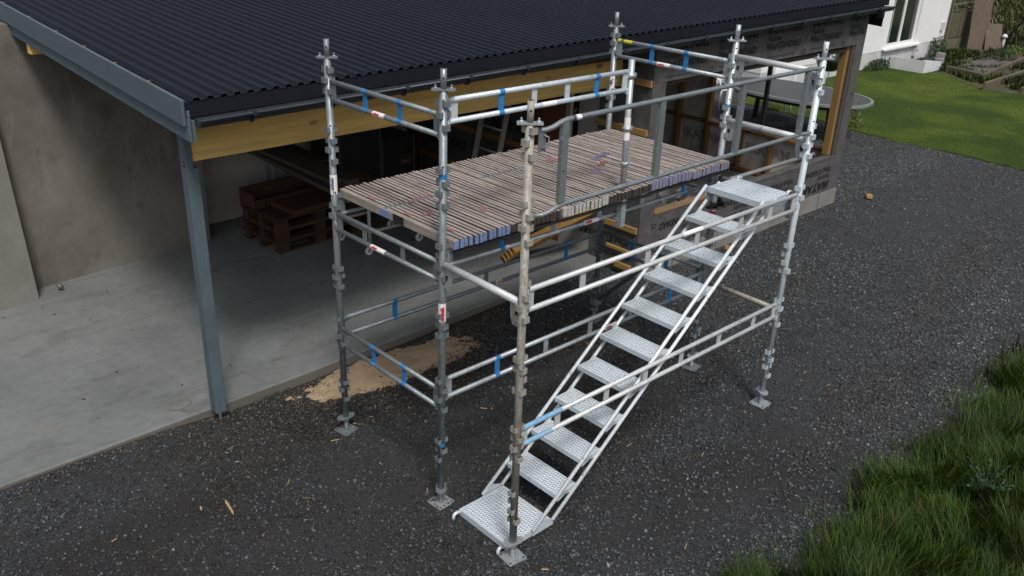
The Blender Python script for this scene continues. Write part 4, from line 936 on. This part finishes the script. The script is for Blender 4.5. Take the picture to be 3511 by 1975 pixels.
# oval table
T = thing('oval_table', 'large oval dark grey garden table beyond the window opening', 'table', (12.5, 3.40, 0), (0, 0, R(-88)))
el = lambda rx, ry, n_=40, e=2.4: [(rx * math.copysign(abs(math.cos(2 * math.pi * k / n_)) ** (2 / e), math.cos(2 * math.pi * k / n_)), ry * math.copysign(abs(math.sin(2 * math.pi * k / n_)) ** (2 / e), math.sin(2 * math.pi * k / n_))) for k in range(n_)]
S = MB(); S.prism(el(1.5, .88), .715, .745); tt = bevel(obj('table_top', S, plain('dark_grey_table', (.035, .037, .04), .5, 0, .25, 8, .1, .5), T), .006, 2)
S = MB(); o1, o2 = el(1.508, .888), el(1.46, .84); n = 40
for z, q in ((.705, o1), (.752, o1), (.752, o2), (.705, o2)):
    for a in q: S.v.append((a[0], a[1], z))
for r_ in range(4):
    for k in range(n): a = r_ * n + k; b = r_ * n + (k + 1) % n; c2 = ((r_ + 1) % 4) * n + (k + 1) % n; d2 = ((r_ + 1) % 4) * n + k; S.face((a, b, c2, d2))
obj('rim', S, plain('pale_table_rim', (.21, .23, .24), .45), T)
S = MB(); S.prism(el(1.25, .65), .60, .714); obj('apron', S, plain('dark_apron', (.03, .028, .027), .6), T)
for (x, y) in ((.95, .3), (.95, -.3), (-.95, .3), (-.95, -.3)): S = MB(); S.bar((x, y, 0), (x * .95, y * .95, .6), .07, .07, (1, 0, 0)); obj('leg', S, BLACKP, T)
def chair(loc, rot, lab):
    T = thing('garden_chair', lab, 'chair', loc, (0, 0, rot), 'white plastic garden chairs')
    v_, f_ = grid_sheet(np.linspace(-.23, .23, 9), np.linspace(-.22, .22, 7), lambda x, y: .42 + .25 * x ** 2 + .1 * y ** 2); me = mesh_np('seat', v_, f_, smooth=True); o = obj('seat', me, WHITEP, T); o.modifiers.new('solid', 'SOLIDIFY').thickness = .02
    S = MB(); N = 11
    for i in range(N):
        u = -1 + 2 * i / (N - 1); hh = .82 + .13 * math.sqrt(max(0, 1 - (u * .98) ** 2))
        for z in (.44, .6, .75, hh): S.v.append((u * .25, .23 + .10 * (z - .44) + .05 * (1 - u * u), z))
    for i in range(N - 1):
        for j in range(3): a = i * 4 + j; S.face((a, a + 4, a + 5, a + 1), True)
    o = obj('backrest', S, WHITEP, T); o.modifiers.new('solid', 'SOLIDIFY').thickness = .018
    for (x, y) in ((-.22, -.2), (.22, -.2), (-.22, .22), (.22, .22)): S = MB(); S.tube((x * 1.12, y * 1.12, 0), (x, y, .44), .018, 8, .026); obj('leg', S, WHITEP, T)
    for s_ in (-1, 1): S = MB(); S.path([(s_ * .24, -.2, .42), (s_ * .27, -.19, .62), (s_ * .27, 0, .65), (s_ * .25, .26, .66)], .02, 8); obj('armrest', S, WHITEP, T)
chair((13.55, 4.35, 0), R(-75), 'white plastic chair at the far side of the oval table'); chair((12.9, 5.25, 0), R(-20), 'white plastic chair left of the oval table head')
# kettle grill
T = thing('kettle_grill', 'black kettle grill standing near the white house', 'grill', (16.2, 4.70, 0))
S = MB(); S.lathe([(.001, .52), (.15, .55), (.25, .62), (.30, .74), (.305, .80)], 24); obj('bowl', S, BLACKM, T)
S = MB(); S.lathe([(.31, .80), (.305, .84), (.27, .95), (.18, 1.04), (.06, 1.08), (.001, 1.085)], 24); ld = obj('lid', S, BLACKM, T)
S = MB(); S.path([(-.07, 0, 1.08), (-.06, 0, 1.13), (.06, 0, 1.13), (.07, 0, 1.08)], .012, 8); obj('handle', S, BLACKM, ld)
for k in range(3): a = 2.09 * k + .4; S = MB(); S.tube((.2 * math.cos(a), .2 * math.sin(a), .6), (.36 * math.cos(a), .36 * math.sin(a), 0), .012, 8); obj('leg', S, ALU, T)
# white house
T = thing('white_house', 'white rendered house with tall windows behind the lawn', 'house', (20, 5.7, 0))
WH = plain('white_render', (.82, .82, .81), .85, 0, .07, 2.5, .15); PL = plain('grey_white_plinth', (.58, .58, .57), .85, 0, .25, 2.2, .2)
hx0, hx1 = -5.0, 4.93
wxa, wxb, wz0, wz1 = 1.18, 2.98, .50, 3.4
S = MB(); S.box((hx0, .02, .43), (wxa, .4, 6)); S.box((wxb, .02, .43), (hx1, .4, 6)); S.box((wxa + .0, .021, .43), (wxb, .4, wz0)); S.box((wxa, .02, wz1), (wxb, .4, 6)); S.box((hx0, .4005, .43), (hx1, 8, 6)); wa = obj('wall', S, WH, T)
S = MB(); S.box((hx0 + .01, .03, -.1), (hx1 - .01, 8, .429)); obj('plinth', S, PL, T)
S = MB()
for (a, b) in ((wxa, wxa + .07), (2.03, 2.15), (wxb - .07, wxb)): S.box((a, .10, wz0 + .07), (b, .16, wz1))
S.box((wxa, .10, wz0), (wxb, .16, wz0 + .07)); wi = obj('window', S, PVC, T)
GL = NT('window_glass'); GL.out((.012, .022, .018), .06, 0, .8); GLM = GL.m
for (a, b) in ((wxa + .0705, 2.0295), (2.1505, wxb - .0705)): S = MB(); S.box((a, .125, wz0 + .0705), (b, .135, wz1)); obj('pane', S, GLM, wi)
S = MB(); S.box((wxa + .075, .118, wz0 + .072), (wxa + .24, .124, wz1)); obj('curtain', S, plain('dark_green_curtain', (.02, .06, .035), .8), wi)
S = MB(); S.box((wxa + .26, .117, wz0 + .072), (wxa + .30, .1235, wz1)); obj('curtain', S, plain('pale_curtain', (.45, .46, .45), .8), wi)
S = MB(); S.prism([(-.08, wz0 - .075), (.10, wz0 - .03), (.10, wz0 - .001), (-.08, wz0 - .035)], wxa - .22, wxb + .22, lambda y, z, x: (x, y, z)); obj('sill', S, PVC, T)
S = MB(); S.box((4.55, -.04, .72), (4.72, .019, .95)); obj('wall_box', S, PL, T)
S = MB(); S.box((1.55, -.03, .12), (1.70, .029, .2)); obj('wall_tap', S, DARK, T)
S = MB(); S.box((2.95, -.06, .12), (3.15, .029, .36)); S.box((2.97, -.085, .30), (3.13, -.061, .42)); obj('meter_box', S, PL, T)
# white planter wall
T = thing('white_planter_wall', 'low white planter box with grey blocks before the house', 'planter', (21.0, 4.5, 0))
S = MB(); S.prism([(.06, .0), (1.1, .0), (1.1, .22), (.02, .36)], 0, .05, lambda x, z, y: (x, y, z)); obj('front_panel', S, WHITEP, T)
S = MB(); S.prism([(0, .05), (1.1, .05), (1.1, .36), (0, .36)][:0] or [(.0, .0), (.95, .0), (.95, .33), (.0, .33)], 0, .04, lambda y, z, x: (x, y, z)); obj('side_panel', S, PL, T)
S = MB(); S.box((1.13, .02, 0), (1.30, .2, .27)); S.box((1.32, .1, 0), (1.5, .28, .40)); obj('grey_block', S, plain('grey_violet_block', (.26, .245, .26), .8), T)
# fence: posts, rails and each board
T = thing('garden_fence', 'weathered board fence joining the white house', 'fence', (25.1, 5.9, 0))
S = MB(); S.box((0, -.08, 0), (.16, .08, 1.7)); obj('post', S, wood('pinkish_post_wood', (.24, .18, .15), 'z', .6, False), T)
S = MB(); S.box((.32, -.06, 0), (.44, .06, 1.72)); obj('post', S, FENCEW, T); S = MB(); S.box((3.05, -.06, 0), (3.17, .06, 1.75)); obj('post', S, FENCEW, T)
for k in range(17): S = MB(); S.box((.47 + k * .15, -.02, .36), (.47 + k * .15 + .115, .005, 1.12 + random.uniform(-.006, .006))); obj('board', S, FENCEW, T)
for z, h in ((1.14, .07), (1.34, .06), (.40, .08)): S = MB(); S.box((.44, .006, z), (3.05, .04, z + h)); obj('rail', S, FENCEW, T)
S = MB(); S.box((.44, -.03, .0), (3.05, -.005, .33)); obj('gravel_board', S, FENCEW, T)
# leaning boards
LB = wood('old_leaning_boards', (.15, .115, .085), 'z', .55, False, .85)
for k, (x, y, w_, h_, rx, rz_, lab) in enumerate(((26.75, 5.35, .62, 1.75, -8, -38, 'broad old panel leaning beside the fence end'), (27.05, 5.15, .05, 1.15, -24, -70, 'dark narrow plank tilted across the old panel'), (27.0, 4.95, .5, .85, -20, -45, 'short brown board leaning in front of the old panel'), (27.35, 5.0, .05, 1.1, 22, -38, 'dark narrow plank tilted the other way by the lamp'))):
    S = MB(); S.box((-w_ / 2, 0, 0), (w_ / 2, .035, h_)); tag(obj('leaning_board', S, LB if k not in (1, 3) else BLACKP, None, (x, y, 0), (R(rx), R(-22 if k == 1 else (24 if k == 3 else 0)), R(rz_))), lab, 'board', 'boards leaning by the fence')
T = thing('garden_lamp', 'small pale garden lamp post by the leaning boards', 'lamp', (27.3, 4.8, 0))
S = MB(); S.tube((0, 0, 0), (0, 0, .42), .05, 10); obj('column', S, PALEM, T); S = MB(); S.lathe([(.05, .42), (.10, .43), (.06, .50), (.001, .53)], 12); obj('cap', S, WHITEP, T)
# raised beds
BEDW = wood('bed_sleeper_timber', (.13, .105, .07), 'x', .5, False, .85)
def bed_plank(p0, p1, h, lab): 
    d = Vector(p1) - Vector(p0); S = MB(); S.box((0, -.04, 0), (d.length, .04, h)); bevel(tag(obj('bed_plank', S, BEDW, None, (*p0, 0), (0, 0, math.atan2(d.y, d.x))), lab, 'bed edging', 'raised bed edging'), .01)
bed_plank((21.35, 3.1), (25.9, 3.55), .20, 'upper timber edge of the raised bed'); bed_plank((20.1, 2.58), (23.4, 2.68), .2, 'lower timber edge of the raised bed by the lawn'); bed_plank((21.35, 3.1), (21.75, 4.2), .2, 'short timber end of the raised bed'); bed_plank((20.5, 1.85), (23.6, 1.75), .16, 'timber edge of the bed at the right picture edge')
S = MB(); S.prism([(21.6, 4.25), (20.1, 2.6), (20.4, 1.7), (22, .4), (32, -2), (40, 5), (34, 12), (25.2, 5.8), (24, 5.6), (23, 4.8)], -.05, .02); struct('garden_soil', S, plain('weedy_soil', (.062, .062, .035), .95, 0, .6, 1.6, .5))
S = MB(); S.prism([(21.45, 3.15), (25.8, 3.6), (25.6, 4.4), (21.8, 4.15)], .02, .11); struct('bed_soil', S, plain('grey_bed_soil', (.10, .092, .085), .95, 0, .4, 5, .5))
def smp_weeds(n, g):
    x = 20.5 + 8.5 * g.random(n); y = 1.2 + 4.5 * g.random(n); k = (vnoise(x * 1.6, y * 2.2, 1.0) > .05) & (y < 5.6) & (x > 20.3 + np.abs(y - 2.6) * .9); return x[k], y[k]
V, F, c = blades(38000, smp_weeds, .06, .24, .04, 13, [(.05, .085, .018), (.035, .07, .015), (.09, .10, .03), (.12, .11, .05)], 2, .9, lambda x, y: 0 * x + .02)
tag(obj('bed_weeds', mesh_np('bed_weeds', V, F, c), GRASS), 'low weeds overgrowing the raised beds', 'weeds', kind='stuff')
S = MB(); S.prism([(28.2, 14), (28.4, 5.2), (30.5, 3), (60, -60), (600, -500), (600, 600), (40, 60)], -.05, .03); struct('field', S, plain('rough_field', (.085, .088, .035), .95, 0, .5, .8, .5))
def smp_field(n, g):
    x = 28.3 + 20 * g.random(n) ** 1.3; y = 2 + 14 * g.random(n) - (x - 28) * .0; k = y > 5.2 - (x - 28.4) * .9; return x[k], y[k]
V, F, c = blades(45000, smp_field, .15, .55, .06, 14, [(.10, .11, .035), (.17, .155, .075), (.06, .09, .02), (.22, .19, .11), (.05, .085, .02)], 2, .8, lambda x, y: 0 * x + .02)
tag(obj('field_grass', mesh_np('field_grass', V, F, c), GRASS), 'tall pale grass of the field behind the fence', 'grass', kind='stuff')
# shrubs
def shrub(loc, rx, ry, rz_, n, lab, col, seed):
    g = np.random.default_rng(seed); T = thing('shrub', lab, 'shrub', loc); S = MB(); St = MB()
    for k in range(9):
        a = g.uniform(0, 6.28); q = Vector((rx * .7 * math.cos(a), ry * .7 * math.sin(a), rz_ * g.uniform(.5, 1))); St.path([(0, 0, 0), tuple(q * .5 + Vector((0, 0, .05))), tuple(q)], [.008, .006, .003], 5)
    for k in range(n):
        u = g.normal(0, 1, 3); u /= np.linalg.norm(u); r = g.random() ** .4; c_ = Vector((u[0] * rx * r, u[1] * ry * r, abs(u[2]) * rz_ * r)); a, b = Vector(g.normal(0, 1, 3)).normalized(), Vector(g.normal(0, 1, 3)).normalized(); s_ = g.uniform(.025, .055); i = len(S.v)
        for p_, t in ((-1, 0), (0, -.35), (1, 0), (0, .35)): S.v.append(tuple(c_ + a * s_ * p_ + b * s_ * t))
        S.face((i, i + 1, i + 2, i + 3))
    obj('foliage', S, plain('leaf_' + str(seed), col, .7, 0, .5, 12, 0), T); obj('stems', St, DARKW, T)
shrub((24.25, 5.55, 0), .42, .3, .62, 900, 'dark green bush against the white house plinth', (.035, .065, .02), 31)
shrub((20.6, 5.55, 0), .75, .22, .28, 900, 'low dark green planting at the house corner', (.03, .058, .022), 32)
shrub((25.6, 4.1, .02), .35, .3, .35, 500, 'low green weed clump behind the raised bed', (.045, .085, .02), 33)
shrub((27.2, 4.35, .02), .35, .25, .25, 400, 'yellow-green leafy clump right of the lamp', (.12, .16, .03), 34)
shrub((23.2, 4.3, 0), .3, .25, .2, 350, 'small green clump beside the grey blocks', (.04, .075, .02), 35)
shrub((29.2, 4.4, 0), .6, .5, .45, 600, 'darker green clump at the edge of the field', (.045, .085, .02), 36)
shrub((13.75, 2.75, 0), .28, .25, .42, 350, 'yellowish potted plant beside the oval table', (.11, .13, .03), 37)
S = MB(); S.prism([(0, 0), (1.0, -.1), (1.05, .4), (.05, .5)], 0, .03); tag(obj('grey_slab', S, plain('grey_sheet', (.22, .23, .25), .7), None, (27.9, 3.9, .04), (0, R(4), 0)), 'grey sheet lying in the weeds at the right edge', 'sheet')

# ================================================================= SMALL THINGS ON THE GRAVEL
for (x, y, s, a, lab) in ((6.0, .37, (.07, .05, .05), 20, 'small yellow wood offcut on the gravel behind the stair'), (9.6, .25, (.16, .09, .05), 30, 'brown wood block on the gravel past the wrapped corner')):
    S = MB(); S.box((-s[0] / 2, -s[1] / 2, 0), (s[0] / 2, s[1] / 2, s[2])); bevel(tag(obj('wood_block', S, BATTEN, None, (x, y, .004), (0, R(6), R(a))), lab, 'wood block'))
def splinter(x, y, L_, a, lab, w_=.009):
    S = MB(); S.prism([(-L_ / 2, 0), (-L_ * .3, -w_), (L_ * .35, -w_ * .8), (L_ / 2, 0), (L_ * .3, w_), (-L_ * .4, w_ * .7)], 0, .006); tag(obj('wood_splinter', S, plain('splinter_wood', (.42, .30, .13), .8, 0, .2, 20), None, (x, y, .022), (0, R(2), R(a))), lab, 'splinter', 'wood splinters on the gravel')
splinter(-1.22, -.335, .21, 81, 'long pale wood splinter on the dark gravel at lower left')
splinter(-1.38, -.22, .06, 75, 'short pale splinter left of the long one', .006); splinter(-.75, -.35, .08, 48, 'thin grey twig right of the long pale splinter', .003); splinter(-2.05, -1.1, .1, 80, 'pale splinter near the bottom left picture edge', .005)
S = MB()
for k in range(80):
    x, y = random.uniform(-2.5, 5), random.uniform(-2.8, .7); L_ = random.uniform(.01, .035); a = random.uniform(0, 6.28); c_, s2 = math.cos(a), math.sin(a); w_ = random.uniform(.0015, .004); n = len(S.v); z = float(gz(np.float64(x), np.float64(y))) + .018
    for u, t in ((-L_, -w_), (L_, -w_), (L_, w_), (-L_, w_)): S.v.append((x + u * c_ - t * s2, y + u * s2 + t * c_, z + random.uniform(0, .006)))
    S.face((n, n + 1, n + 2, n + 3))
tag(obj('wood_chips', S, plain('chip_wood', (.36, .27, .14), .85, 0, .4, 9, 0)), 'tiny pale wood chips sprinkled over the gravel', 'wood chips', kind='stuff')
